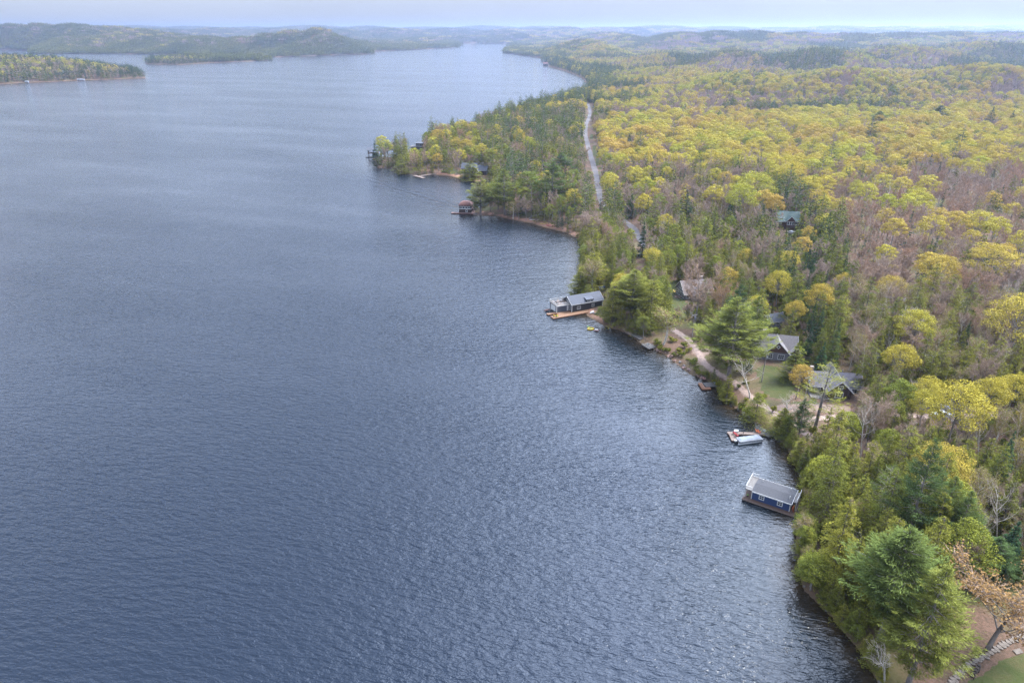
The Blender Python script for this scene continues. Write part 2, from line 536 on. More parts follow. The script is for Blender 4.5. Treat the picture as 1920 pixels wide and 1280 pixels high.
h = math_('MULTIPLY', math_('MULTIPLY', h, calm), patch)
# wake of a boat that has passed: a train of ripples along a line, fading to both sides
wk = N(t, 'ShaderNodeAttribute', attribute_name='wake').outputs['Fac']
wd = N(t, 'ShaderNodeAttribute', attribute_name='wake_side').outputs['Fac']
h = math_('MULTIPLY_ADD', math_('MULTIPLY', math_('SINE', math_('MULTIPLY', wd, 0.85)), wk), 0.55, h)
bn = N(t, 'ShaderNodeBump')
bn.inputs['Strength'].default_value = 1.0
bn.inputs['Distance'].default_value = 0.5
t.links.new(h, bn.inputs['Height'])
deep = (0.008, 0.0135, 0.024)
shal = mixrgb(t, maprange(t, noise(t, 0.35, 4, 0.6), 0.3, 0.7), (0.036, 0.024, 0.011), (0.014, 0.011, 0.006))
cs = mixrgb(t, maprange(t, shore_a, 0.5, 8.0), shal, (0.008, 0.012, 0.016))
cd = mixrgb(t, maprange(t, shore_a, 9.0, 40.0), cs, deep)
t.links.new(cd, b.inputs['Base Color'])
b.inputs['Roughness'].default_value = 0.07
b.inputs['IOR'].default_value = 1.333
t.links.new(bn.outputs[0], b.inputs['Normal'])

WAKE = [at(*p)[:2] for p in [(470,282),(560,300),(690,338),(800,372),(852,387)]]
wn = line_dist(WAKE, GX, GY)
sx_ = WAKE[-1][0] - WAKE[0][0]; sy_ = WAKE[-1][1] - WAKE[0][1]; sl = math.hypot(sx_, sy_)
# signed distance across the track, smooth along it
sgn = np.full(GX.shape, 0.0); bestd = np.full(GX.shape, 1e9)
for (ax, ay), (bx, by) in zip(WAKE[:-1], WAKE[1:]):
    dx, dy = bx - ax, by - ay; L = math.hypot(dx, dy)
    tt = np.clip(((GX - ax) * dx + (GY - ay) * dy) / L / L, 0, 1)
    d_ = np.hypot(GX - ax - tt * dx, GY - ay - tt * dy)
    s_ = ((GX - ax) * dy - (GY - ay) * dx) / L
    mm = d_ < bestd
    bestd[mm] = d_[mm]; sgn[mm] = s_[mm]
wk = np.exp(-(wn / 10.0) ** 2)
keep = (GD < 12)
V = np.stack([GX, GY, np.zeros_like(GX)], -1).reshape(-1, 3)
F = grid_faces(*GX.shape, keep=keep)
used = np.unique(F); remap = np.full(len(V), -1); remap[used] = np.arange(len(used))
me = mesh_np('lake', V[used], remap[F], [MATS['lake_water']], True,
             dict(offshore=-GD.ravel()[used], wake=wk.ravel()[used], wake_side=np.clip(sgn, -60, 60).ravel()[used]))
tag(link('lake_water', me), kind='structure')

# ------------------------------------------------------------------ roads: sheets a little above the ground
surf('asphalt', (0.125, 0.11, 0.11), 0.9, 0.25, 0.4, 0.15, 6)
surf('gravel_lane', (0.27, 0.195, 0.16), 0.95, 0.35, 0.8, 0.4, 7)
surf('lane_grass', (0.12, 0.13, 0.045), 0.95, 0.4, 1.2, 0.4, 7)
def ribbon(name, pts, width, mat_, lift, step=2.0, kind='structure', cross=4):
    P = smooth_path(pts, step)
    T = np.gradient(P, axis=0); T /= np.hypot(T[:, 0], T[:, 1])[:, None] + 1e-9
    Nn = np.stack([T[:, 1], -T[:, 0]], 1)
    rows = []
    wv = width * (1 + 0.10 * fbm(np.arange(len(P)) * 0.31, np.zeros(len(P)), 2) * 2)
    for k in range(cross + 1):
        q = P + Nn * ((k / cross - 0.5) * wv)[:, None]
        rows.append(np.stack([q[:, 0], q[:, 1], np.maximum(bilin_z(q[:, 0], q[:, 1]), 0.05)], 1))
    A_ = np.stack(rows, 1)
    A_[:, :, 2] = 0.5 * A_[:, :, 2] + 0.5 * A_[:, :, 2].max(1, keepdims=True) + lift
    n, k = A_.shape[:2]
    idx = np.arange(n * k).reshape(n, k)
    F_ = np.stack([idx[:-1, :-1], idx[1:, :-1], idx[1:, 1:], idx[:-1, 1:]], -1).reshape(-1, 4)
    return tag(link(name, mesh_np(name, A_.reshape(-1, 3), F_, [MATS[mat_]], True)), kind=kind)
ribbon('road', ROAD, 4.3, 'asphalt', 0.12, 3.0)
ribbon('gravel_lane', LANE, 2.4, 'gravel_lane', 0.05, 1.0)
ribbon('driveway', DRIVE, 2.5, 'gravel_lane', 0.06, 1.0)

# ------------------------------------------------------------------ haze
hz = bpy.data.materials.new('haze'); hz.use_nodes = True
t = hz.node_tree; t.nodes.clear()
ho = N(t, 'ShaderNodeOutputMaterial'); hv = N(t, 'ShaderNodeVolumePrincipled')
hv.inputs['Color'].default_value = (0.36, 0.44, 0.62, 1)
HAZE_DENSITY = 0.000105
hv.inputs['Density'].default_value = HAZE_DENSITY
hv.inputs['Anisotropy'].default_value = 0.6
t.links.new(hv.outputs[0], ho.inputs['Volume'])
zt = float(GZ.max()) + 30
hw = 17600.0
hb = np.array([(x, y, z) for z in (-6.0, zt) for y in (-hw, hw) for x in (-hw, hw)])
hf = np.array([(0,2,3,1),(4,5,7,6),(0,1,5,4),(2,6,7,3),(0,4,6,2),(1,3,7,5)])
tag(link('haze', mesh_np('haze', hb, hf, [hz])), kind='stuff')
print('ground max', GZ.max())

# ================================================================== trees
leaf_mat('maple_leaf', (0.38, 0.26, 0.065), (0.39, 0.325, 0.055), (0.32, 0.32, 0.05), 0.15)
leaf_mat('green_leaf', (0.16, 0.165, 0.04), (0.15, 0.175, 0.036), (0.23, 0.235, 0.036), 0.15)
leaf_mat('pine_needle', (0.052, 0.084, 0.033), (0.09, 0.118, 0.033), (0.19, 0.19, 0.038), 0.10)
leaf_mat('cedar_spray', (0.085, 0.105, 0.024), (0.14, 0.148, 0.028), (0.20, 0.19, 0.034), 0.10)
leaf_mat('spruce_needle', (0.034, 0.068, 0.034), (0.044, 0.078, 0.034), (0.06, 0.095, 0.06), 0.1)
leaf_mat('bare_twig', (0.30, 0.225, 0.185), (0.28, 0.205, 0.155), (0.33, 0.205, 0.135), 0.1)
leaf_mat('birch_twig', (0.34, 0.29, 0.25), (0.31, 0.265, 0.225), (0.33, 0.27, 0.21), 0.05)
leaf_mat('birch_leaf', (0.24, 0.18, 0.06), (0.22, 0.20, 0.06), (0.19, 0.21, 0.05), 0.3)
leaf_mat('bud_leaf', (0.26, 0.155, 0.07), (0.28, 0.175, 0.07), (0.27, 0.20, 0.07), 0.3)
surf('grey_bark', (0.20, 0.175, 0.155), 0.95, 0.4, 3.0, 0.4, 12, stretch=(1, 1, 0.2))
surf('brown_bark', (0.13, 0.105, 0.09), 0.95, 0.4, 3.0, 0.4, 12, stretch=(1, 1, 0.2))
surf('pine_bark', (0.17, 0.145, 0.135), 0.95, 0.35, 3.0, 0.4, 10, stretch=(1, 1, 0.2))
surf('birch_bark', (0.54, 0.50, 0.44), 0.8, 0.25, 2.5, 0.2, 8, col2=(0.30, 0.26, 0.225))

class TM:
    """collects tubes (wood) and cards (leaves) of one tree"""
    def __init__(s, seed):
        s.r = np.random.default_rng(seed)
        s.tv, s.tf, s.n = [], [], 0          # tubes
        s.cards = []                          # (centre, along, across, shade)
    def tube(s, pts, rad, sides=5):
        P = np.asarray(pts, float); rad = np.asarray(rad, float)
        T = np.gradient(P, axis=0); T /= np.linalg.norm(T, axis=1)[:, None] + 1e-9
        ref = np.array([1, 0, 0.0]) if abs(T[0][0]) < 0.8 else np.array([0, 1.0, 0])
        U = np.cross(T, ref); U /= np.linalg.norm(U, axis=1)[:, None] + 1e-9
        W = np.cross(T, U)
        a = np.arange(sides) * 2 * np.pi / sides
        ring = P[:, None] + rad[:, None, None] * (np.cos(a)[None, :, None] * U[:, None] + np.sin(a)[None, :, None] * W[:, None])
        k = len(P)
        idx = s.n + np.arange(k * sides).reshape(k, sides)
        nx = np.roll(idx, -1, axis=1)
        s.tv.append(ring.reshape(-1, 3)); s.tf.append(np.stack([idx[:-1], nx[:-1], nx[1:], idx[1:]], -1).reshape(-1, 4))
        s.n += k * sides
    def leaves(s, C, A, B, shade):
        """quads centred at C with half vectors A and B"""
        s.cards.append((np.asarray(C), np.asarray(A), np.asarray(B), np.asarray(shade)))
    def wood(s):
        if not s.tv:
            return np.zeros((0, 3)), np.zeros((0, 4), int)
        return np.concatenate(s.tv), np.concatenate(s.tf)
    def foliage(s):
        C = np.concatenate([c[0] for c in s.cards]); A = np.concatenate([c[1] for c in s.cards]); B = np.concatenate([c[2] for c in s.cards])
        sh = np.concatenate([c[3] for c in s.cards])
        n = len(C)
        # a pointed leaf-like kite
        V = np.stack([C - A, C + B * 0.9 - A * 0.1, C + A, C - B * 0.9 - A * 0.1], 1).reshape(-1, 3)
        return V, np.arange(4 * n).reshape(n, 4), np.repeat(sh, 4)

def unit(v):
    return v / (np.linalg.norm(v, axis=-1, keepdims=True) + 1e-9)

def rand_dirs(r, n):
    return unit(r.normal(size=(n, 3)))

def cards_around(tm, C, Nrm, size, aspect=0.6, jitter=0.7, shade=(0.75, 1.25)):
    """leaf cards at C facing roughly Nrm"""
    r = tm.r; n = len(C)
    nn = unit(Nrm + r.normal(size=(n, 3)) * jitter)
    a = unit(np.cross(nn, rand_dirs(r, n)))
    b = np.cross(nn, a)
    sz = size * r.uniform(0.6, 1.3, n)[:, None]
    tm.leaves(C, a * sz * 0.5, b * sz * 0.5 * aspect, r.uniform(*shade, n))

def limb(r, p0, d, length, n=5, bend=0.25, up=0.1):
    P = [np.array(p0, float)]; d = unit(np.array(d, float))
    for i in range(n):
        d = unit(d + r.normal(size=3) * bend * 0.4 + np.array([0, 0, up / n * 2]))
        P.append(P[-1] + d * length / n)
    return np.array(P), d

def deciduous(seed, h=17, rad=5.5, n_leaf=2600, size=0.42, clumps=34, base=0.38, trunk_r=0.22, fill=1.0, sides=5, dome=0.55, tone=(0.55, 1.35)):
    """broad crowned tree: trunk, limbs, clumps of leaves spread over a lumpy dome"""
    tm = TM(seed); r = tm.r
    lean = r.normal(size=2) * 0.03 * h
    tp = np.array([[0, 0, -0.4], [lean[0] * .2, lean[1] * .2, h * .2], [lean[0] * .6, lean[1] * .6, h * .45], [lean[0], lean[1], h * .78]])
    tm.tube(tp, np.array([1.25, 1, .8, .3]) * trunk_r, max(4, sides))
    cz = h * (base + (1 - base) * 0.36)
    top = h - cz
    ga = np.pi * (3 - 5 ** .5)
    cents, cr = [], []
    for i in range(clumps):
        u = (i + 0.5) / clumps
        zz = 1 - u * 1.18                       # from the top of the dome to a little under its waist
        az = ga * i + r.uniform(-.4, .4)
        q = math.sqrt(max(0.05, 1 - zz * zz)) if zz > 0 else 1.0 - 0.35 * abs(zz)
        k = r.uniform(0.72, 1.02)
        c = np.array([math.cos(az) * q * rad * k, math.sin(az) * q * rad * k, cz + (top * zz if zz > 0 else zz * h * 0.28) * r.uniform(.85, 1.0)])
        c[:2] += lean
        cents.append(c); cr.append(r.uniform(0.22, 0.36) * rad)
    cents = np.array(cents); cr = np.array(cr)
    if sides:
        for i in range(0, clumps, 1 if sides > 4 else 3):
            s0 = r.uniform(0.35, 0.75)
            z0 = h * (base * 0.8 + s0 * 0.4)
            p0 = np.array([lean[0] * s0, lean[1] * s0, min(z0, cents[i][2] - 0.3)])
            mid = p0 * 0.45 + cents[i] * 0.55 + np.array([0, 0, -0.06 * h * r.random()])
            tm.tube(np.array([p0, mid, cents[i]]), np.array([.34, .2, .06]) * trunk_r, 3)
    per = np.maximum(3, (n_leaf * fill * cr ** 2 / (cr ** 2).sum())).astype(int)
    C = []; Nn = []; T = []
    for c, q, n in zip(cents, cr, per):
        d = rand_dirs(r, n)
        d[:, 2] = np.abs(d[:, 2]) * np.where(r.random(n) < 0.78, 1, -0.7)
        rr_ = r.uniform(0.45, 1.0, n) ** 0.5
        C.append(c + d * (q * rr_)[:, None] * np.array([1.12, 1.12, dome + .15])); Nn.append(d + np.array([0, 0, .35]))
        T.append(np.full(n, r.uniform(0.85, 1.15)))
    C = np.concatenate(C); Nn = np.concatenate(Nn); T = np.concatenate(T)
    cards_around(tm, C, Nn, size, 0.75, 0.6 if size < .3 else .4, tone if size < .3 else (.8, 1.15))
    c0 = tm.cards[-1]; tm.cards[-1] = (c0[0], c0[1], c0[2], c0[3] * T)
    return tm

def bare(seed, h=16, rad=3.6, twigs=900, tw=0.055, trunk_r=0.17, base=0.35, leaf=0, leaf_size=0.3, limbs=9, fine=True, up=0.55):
    """leafless tree: trunk, rising limbs, branches, a haze of twigs; leaf > 0 adds sparse young leaves"""
    tm = TM(seed); r = tm.r
    tp, d = limb(r, (0, 0, -0.4), (r.normal() * .04, r.normal() * .04, 1), h * 0.8, 6, 0.16, 0.1)
    tm.tube(tp, trunk_r * np.linspace(1.15, 0.22, len(tp)), 5)
    ends, dirs = [], []
    for i in range(limbs):
        f = base + (0.97 - base) * (i + r.random()) / limbs
        k = f * (len(tp) - 1); i0 = min(int(k), len(tp) - 2); p0 = tp[i0] + (tp[i0 + 1] - tp[i0]) * (k - i0)
        az = i * 2.4 + r.uniform(-.5, .5)
        ln = rad * r.uniform(0.75, 1.15) * (1.15 - 0.55 * abs(f - 0.5))
        lp, ld = limb(r, p0, (math.cos(az), math.sin(az), up * r.uniform(.7, 1.7)), ln * 1.25, 4, 0.35, 0.35)
        tm.tube(lp, trunk_r * np.linspace(0.42, 0.09, len(lp)) * (1.1 - 0.5 * f), 4)
        for j in range(4):
            q = lp[1 + j % 4] if j < 4 else lp[-1]
            bp, bd = limb(r, q, unit(ld + r.normal(size=3) * 0.8 + np.array([0, 0, .4])), ln * r.uniform(.3, .6), 3, 0.4, 0.3)
            tm.tube(bp, trunk_r * np.linspace(0.13, 0.04, len(bp)), 3)
            ends += [bp[1], bp[2], bp[-1]]; dirs += [bd, bd, bd]
        ends += [lp[2], lp[3], lp[-1]]; dirs += [ld, ld, ld]
    ends = np.array(ends); dirs = np.array(dirs)
    k = r.integers(0, len(ends), twigs)
    C = ends[k] + r.normal(size=(twigs, 3)) * 0.24 * np.array([1, 1, .8])
    D = unit(dirs[k] + r.normal(size=(twigs, 3)) * 0.75 + np.array([0, 0, .35]))
    L = r.uniform(0.35, 0.9, twigs)[:, None] * (h / 16)
    Bv = unit(np.cross(D, rand_dirs(r, twigs)))
    C = C + D * L * 0.6
    tm.leaves(C, D * L, Bv * tw * 0.5 * r.uniform(.7, 1.4, twigs)[:, None], r.uniform(.7, 1.25, twigs))
    tm.twig_n = twigs
    if leaf:
        k = r.integers(0, len(C), leaf)
        P = C[k] + D[k] * L[k] * 0.7 + r.normal(size=(leaf, 3)) * .2
        cards_around(tm, P, np.tile([0, 0, 1.0], (leaf, 1)), leaf_size, .8, .9, (.75, 1.25))
    return tm

def conifer(seed, h=18, rad=3.0, whorls=16, per=6, start=0.12, pitch=-0.15, tip_up=0.1, cards=30, size=0.55, aspect=0.3, shape=0.9, width=0.45,
            trunk_r=0.2, ragged=0.25, flat=0.35, droop=0.0, waist=0.0, sides=5, top_round=0.0, fan=0.8, inner=0.25, tone=(0.7, 1.25), tufts=0):
    """evergreen: whorls of branches carrying sprays of needles"""
    tm = TM(seed); r = tm.r
    ln_ = r.normal(size=2) * 0.015 * h
    tm.tube(np.array([[0, 0, -0.4], [ln_[0] * .3, ln_[1] * .3, h * .35], [ln_[0], ln_[1], h * .98]]), np.array([1.2, .85, .12]) * trunk_r, sides or 4)
    Cs, As, Bs, Sh = [], [], [], []
    for w in range(whorls):
        f = (w + r.uniform(.2, .8)) / whorls
        z = h * (start + (0.985 - start) * f)
        prof = (1 - f) ** shape if waist <= 0 else min(1.0, 0.35 + f / waist * 0.65) * min(1.0, ((1 - f) / (1 - waist)) ** shape if f > waist else 1.0)
        prof = max(prof, top_round * (1 - f * .6), 0.05)
        for j in range(per):
            az = w * 1.1 + j * 2 * np.pi / per + r.uniform(-.45, .45)
            L = rad * prof * (1 + r.uniform(-ragged, ragged))
            z0 = z + r.uniform(-.5, .5) * h / whorls
            n = max(4, int(cards * (0.25 + 0.75 * prof) * r.uniform(.8, 1.2)))
            hd = np.array([math.cos(az), math.sin(az), 0.0]); sd = np.array([-math.sin(az), math.cos(az), 0.0])
            s = np.sqrt(r.uniform(inner ** 2, 1.0, n))
            lat = r.normal(size=n) * width * L * fan * (0.35 + 0.65 * s) * 0.5
            zz = pitch * L * s + tip_up * L * s ** 3 - droop * np.abs(lat) + r.normal(size=n) * flat * 0.3
            if tufts:                                    # needles gather in plumes along the branch
                k_ = r.integers(0, tufts, n); ts = np.sqrt(r.uniform(inner ** 2, 1.0, tufts)); tl = r.normal(size=tufts) * width * L * fan * .5
                s = np.clip(ts[k_] + r.normal(size=n) * .38 / max(L, 1), .05, 1.1); lat = tl[k_] + r.normal(size=n) * .30
                zz = pitch * L * s + tip_up * L * s ** 3 + r.normal(size=n) * .16 + r.normal(size=tufts)[k_] * .18
            P = hd * (L * s)[:, None] + sd * lat[:, None]
            P[:, 2] += zz + z0
            P[:, :2] += ln_ * (z0 / h)
            d = hd[None] * 1.0 + sd[None] * (lat / (L + .1) * 2.2)[:, None] + r.normal(size=(n, 3)) * 0.35
            d[:, 2] += pitch * .6 + tip_up * 2 * s ** 2 - droop
            d = unit(d)
            up = unit(np.array([0, 0, 1.0]) + r.normal(size=(n, 3)) * 0.45)
            b = unit(np.cross(up, d))
            sz = size * r.uniform(.65, 1.3, n)[:, None] * (0.6 + 0.4 * min(1, prof * 1.5))
            Cs.append(P); As.append(d * sz * .5); Bs.append(b * sz * .5 * aspect)
            Sh.append(r.uniform(*tone, n) * (0.40 + 0.80 * s ** 1.5))  # paler new growth at the tips; inner crown shade painted into the tone
            if sides and cards > 14 and L > 0.9:
                tm.tube(np.array([[ln_[0] * z0 / h, ln_[1] * z0 / h, z0], [hd[0] * L * .5, hd[1] * L * .5, z0 + pitch * L * .5], [hd[0] * L * .85, hd[1] * L * .85, z0 + (pitch + tip_up * .6) * L * .85]]),
                        np.array([.22, .14, .04]) * trunk_r, 3)
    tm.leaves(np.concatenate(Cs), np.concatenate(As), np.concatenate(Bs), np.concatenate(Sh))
    return tm

def shrub(seed, rad=1.3, h=1.8, n=500, size=0.35, clumps=7):
    tm = TM(seed); r = tm.r
    C = []; Nn = []
    for i in range(clumps):
        az = r.uniform(0, 6.28); q = rad * math.sqrt(r.random()) * .75
        c = np.array([math.cos(az) * q, math.sin(az) * q, h * r.uniform(.35, .7)])
        tm.tube(np.array([[0, 0, -0.2], c * .5, c]), np.array([.05, .035, .015]), 3)
        k = n // clumps; d = rand_dirs(r, k); d[:, 2] = np.abs(d[:, 2]) * np.where(r.random(k) < .75, 1, -1)
        C.append(c + d * rad * .5 * r.uniform(.5, 1, k)[:, None] * np.array([1, 1, .9])); Nn.append(d)
    cards_around(tm, np.concatenate(C), np.concatenate(Nn), size, .55, .6, (.7, 1.3))
    return tm

# ------------------------------------------------------------------ the kinds: (generator, bark, leaf material, second leaf material)
KIND = {}
def reg(key, bark, leaf, fn, nvar, leaf2=None):
    """three levels of detail x nvar shapes"""
    for lod in range(3):
        for v in range(nvar):
            tm = fn(lod, v)
            KIND[(key, lod, v)] = (tm, bark, leaf, leaf2)
    KIND[key] = nvar

LN = lambda lod, a: a[lod]
reg('maple', 'grey_bark', 'maple_leaf', lambda l, v: deciduous(100 + v, 17, [5.3, 4.7, 5.9, 5.0][v], LN(l, (8500, 2800, 480)), LN(l, (.27, .46, 1.05)), LN(l, (38, 26, 12)), [.36, .42, .34, .46][v], .24, sides=LN(l, (5, 3, 0))), 4)
reg('poplar', 'grey_bark', 'green_leaf', lambda l, v: deciduous(140 + v, 15, [4.0, 3.4, 4.4][v], LN(l, (6500, 2000, 380)), LN(l, (.27, .44, .95)), LN(l, (34, 24, 11)), [.25, .3, .28][v], .2, sides=LN(l, (5, 3, 0)), dome=.8), 3)
reg('bud', 'grey_bark', 'bud_leaf', lambda l, v: bare(170 + v, 13, 4.6, LN(l, (2200, 600, 120)), LN(l, (.06, .13, .4)), .2, .3, LN(l, (5200, 1300, 220)), LN(l, (.23, .4, .8)), 13), 2)
reg('bare', 'grey_bark', 'bare_twig', lambda l, v: bare(200 + v, 16, [3.8, 4.4, 3.2][v], LN(l, (2600, 900, 170)), LN(l, (.07, .13, .42)), .17, [.4, .35, .45][v], limbs=LN(l, (11, 9, 7))), 3)
reg('birch', 'birch_bark', 'birch_leaf', lambda l, v: bare(240 + v, 16, [2.6, 3.2, 2.2][v], LN(l, (900, 380, 90)), LN(l, (.05, .1, .3)), .20, [.45, .35, .5][v], LN(l, (1300, 420, 90)), LN(l, (.26, .45, .85)), LN(l, (10, 9, 7)), up=.9), 3)
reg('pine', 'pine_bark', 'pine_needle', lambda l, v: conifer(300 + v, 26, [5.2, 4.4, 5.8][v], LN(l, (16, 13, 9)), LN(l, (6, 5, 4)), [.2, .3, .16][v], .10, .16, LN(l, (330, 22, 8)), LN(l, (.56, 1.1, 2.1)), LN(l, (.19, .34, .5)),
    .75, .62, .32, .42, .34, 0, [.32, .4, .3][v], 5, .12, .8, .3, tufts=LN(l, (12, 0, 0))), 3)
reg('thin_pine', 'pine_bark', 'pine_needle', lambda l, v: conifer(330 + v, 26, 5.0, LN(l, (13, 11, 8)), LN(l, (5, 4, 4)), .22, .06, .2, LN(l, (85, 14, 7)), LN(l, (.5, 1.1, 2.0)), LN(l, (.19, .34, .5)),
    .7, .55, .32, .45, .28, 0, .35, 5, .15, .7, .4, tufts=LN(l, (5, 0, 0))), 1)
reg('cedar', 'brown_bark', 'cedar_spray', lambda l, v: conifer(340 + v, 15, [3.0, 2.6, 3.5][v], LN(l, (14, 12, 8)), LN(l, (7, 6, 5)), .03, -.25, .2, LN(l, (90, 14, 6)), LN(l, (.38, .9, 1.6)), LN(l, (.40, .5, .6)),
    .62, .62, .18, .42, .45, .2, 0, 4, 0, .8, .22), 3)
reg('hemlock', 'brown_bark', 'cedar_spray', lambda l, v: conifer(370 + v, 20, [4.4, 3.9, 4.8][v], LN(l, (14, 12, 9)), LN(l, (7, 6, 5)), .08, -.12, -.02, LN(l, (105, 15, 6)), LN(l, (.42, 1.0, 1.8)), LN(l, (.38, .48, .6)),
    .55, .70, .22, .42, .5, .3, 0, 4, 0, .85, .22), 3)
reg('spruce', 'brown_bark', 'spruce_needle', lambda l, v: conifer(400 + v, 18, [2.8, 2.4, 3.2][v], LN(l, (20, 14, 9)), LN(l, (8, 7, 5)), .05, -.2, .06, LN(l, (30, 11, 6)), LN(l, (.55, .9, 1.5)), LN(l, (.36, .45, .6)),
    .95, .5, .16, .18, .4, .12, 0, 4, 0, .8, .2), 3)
reg('dead_birch', 'birch_bark', 'birch_twig', lambda l, v: bare(270 + v, 16, [3.4, 2.4][v], LN(l, (260, 160, 50)), LN(l, (.05, .08, .3)), .165, [.4, .5][v], limbs=LN(l, (9, 8, 6)), up=.8), 2)
reg('shrub', 'brown_bark', 'cedar_spray', lambda l, v: shrub(430 + v, [1.4, 1.1][v], [2.0, 2.6][v], LN(l, (800, 300, 80)), LN(l, (.3, .5, .9))), 2)

HEIGHT = dict(maple=17, poplar=15, bud=13, bare=16, birch=16, dead_birch=16, pine=26, thin_pine=26, cedar=15, hemlock=20, spruce=18, shrub=2.2)
WIDTH = dict(maple=5.5, poplar=4.0, bud=4.6, bare=3.8, birch=2.8, dead_birch=3.0, pine=4.8, thin_pine=5.0, cedar=2.9, hemlock=4.3, spruce=2.7, shrub=1.3)
NAME = dict(maple='maple_tree', poplar='poplar_tree', bud='budding_tree', bare='bare_tree', birch='birch_tree', dead_birch='bare_birch_tree', pine='pine_tree', thin_pine='pine_tree', cedar='cedar_tree', hemlock='hemlock_tree', spruce='spruce_tree', shrub='shrub')

_mc = {}
def tree_meshes(key, lod, v):
    """(trunk mesh, crown mesh) shared by all trees of that shape"""
    k = (key, lod, v)
    if k not in _mc:
        tm, bark, leaf, leaf2 = KIND[k]
        wv, wf = tm.wood()
        tr = mesh_np(NAME[key] + '_trunk', wv, wf, [MATS[bark]], True) if len(wv) else None
        fv, ff, sh = tm.foliage()
        mats = [MATS[leaf]]; mi = None
        if hasattr(tm, 'twig_n') and key in ('birch', 'bud'):
            mats = [MATS['bare_twig'], MATS[leaf]]; mi = (np.arange(len(ff)) >= tm.twig_n).astype(int)
        cr = mesh_np(NAME[key] + '_crown', fv, ff, mats, False, dict(shade=sh), mi)
        _mc[k] = (tr, cr)
    return _mc[k]

_pc = {}
def tree_single(key, lod, v):
    """trunk and crown in one mesh, for trees too small to show parts and for the woods"""
    k = (key, lod, v)
    if k not in _pc:
        tm, bark, leaf, leaf2 = KIND[k]
        wv, wf = tm.wood(); fv, ff, sh = tm.foliage()
        V = np.concatenate([wv, fv]); F = np.concatenate([wf, ff + len(wv)])
        mats = [MATS[bark], MATS[leaf]]; mi = np.concatenate([np.zeros(len(wf), int), np.ones(len(ff), int)])
        if hasattr(tm, 'twig_n') and key in ('birch', 'bud'):
            mats.append(MATS['bare_twig']); mi[len(wf):len(wf) + tm.twig_n] = 2
        _pc[k] = mesh_np(NAME[key], V, F, mats, False, dict(shade=np.concatenate([np.ones(len(wv)), sh])), mi)
    return _pc[k]

def make_tree(key, x, y, z, h, wscale=1.0, tint=0.5, label=None, group=None, lod=0, v=0, rz=0.0, tilt=None, cat='tree'):
    """one tree: an Empty at its foot with trunk and crown"""
    tr, cr = tree_meshes(key, lod, v)
    s = h / HEIGHT[key]
    root = bpy.data.objects.new(NAME[key], None); COL.objects.link(root)
    root.location = (x, y, z); root.rotation_euler = (tilt[0] if tilt else 0, tilt[1] if tilt else 0, rz)
    root.scale = (s * wscale, s * wscale, s)
    root.empty_display_size = 0.5
    tag(root, label, cat, group)
    if tr is not None:
        link('trunk', tr, root)
    c = link('crown', cr, root); c['tint'] = float(tint)
    return root

# ================================================================== things people built
surf('navy_siding', (0.022, 0.045, 0.12), 0.6, 0.15, 3, 0.25, 9, stretch=(.3, .3, 6))
surf('white_paint', (0.56, 0.55, 0.53), 0.5, 0.08, 4)
surf('grey_shingle', (0.045, 0.046, 0.053), 0.9, 0.25, 2.5, 0.5, 14, stretch=(1, 1, 3))
surf('pale_shingle', (0.155, 0.140, 0.142), 0.9, 0.22, 2.0, 0.5, 12)
surf('violet_shingle', (0.125, 0.115, 0.135), 0.9, 0.22, 2.0, 0.5, 12)
surf('pink_shingle', (0.165, 0.135, 0.13), 0.9, 0.22, 2.0, 0.5, 12)
surf('slate_roof', (0.062, 0.068, 0.088), 0.8, 0.2, 2.0, 0.4, 12)
surf('green_roof', (0.055, 0.095, 0.09), 0.7, 0.2, 2.0, 0.3, 12)
surf('red_brown_roof', (0.13, 0.056, 0.045), 0.85, 0.25, 2.0, 0.4, 12)
surf('black_siding', (0.035, 0.035, 0.04), 0.7, 0.2, 3, 0.3, 9, stretch=(6, 6, .3))
surf('brown_siding', (0.085, 0.04, 0.025), 0.8, 0.25, 3, 0.3, 9, stretch=(.4, .4, 6))
surf('grey_siding', (0.16, 0.16, 0.18), 0.8, 0.15, 3, 0.3, 9, stretch=(.4, .4, 6))
surf('dark_brown_siding', (0.045, 0.026, 0.02), 0.8, 0.25, 3, 0.3, 9)
surf('stone_chimney', (0.27, 0.22, 0.18), 0.95, 0.35, 3.5, 0.6, 6)
surf('fresh_wood', (0.23, 0.13, 0.075), 0.75, 0.3, 2, 0.2, 10, stretch=(1, 5, 1))
surf('orange_wood', (0.25, 0.115, 0.058), 0.7, 0.25, 2, 0.2, 10, stretch=(1, 5, 1))
surf('brown_wood', (0.115, 0.07, 0.052), 0.8, 0.35, 2, 0.2, 10, stretch=(1, 5, 1))
surf('weathered_wood', (0.14, 0.13, 0.122), 0.9, 0.35, 2, 0.3, 10, stretch=(1, 5, 1))
surf('pale_wood', (0.18, 0.135, 0.112), 0.8, 0.25, 2, 0.2, 10, stretch=(1, 5, 1))
surf('dark_wood', (0.06, 0.045, 0.035), 0.9, 0.3, 2, 0.3, 10)
surf('pole_wood', (0.26, 0.23, 0.21), 0.9, 0.25, 3, 0.3, 9, stretch=(1, 1, .2))
surf('dark_glass', (0.035, 0.045, 0.06), 0.08, 0.2, 1)
surf('boat_cover', (0.17, 0.19, 0.23), 0.75, 0.12, 1.2, 0.25, 5)
surf('aluminium', (0.62, 0.63, 0.65), 0.35, 0.1, 2, metal=0.6)
surf('black_plastic', (0.02, 0.02, 0.022), 0.5, 0.2, 3)
surf('wire_metal', (0.16, 0.16, 0.16), 0.6, 0.1, 3)
surf('red_plastic', (0.36, 0.02, 0.025), 0.45, 0.12, 3)
surf('orange_plastic', (0.38, 0.085, 0.02), 0.45, 0.12, 3)
surf('yellow_plastic', (0.52, 0.34, 0.025), 0.45, 0.12, 3)
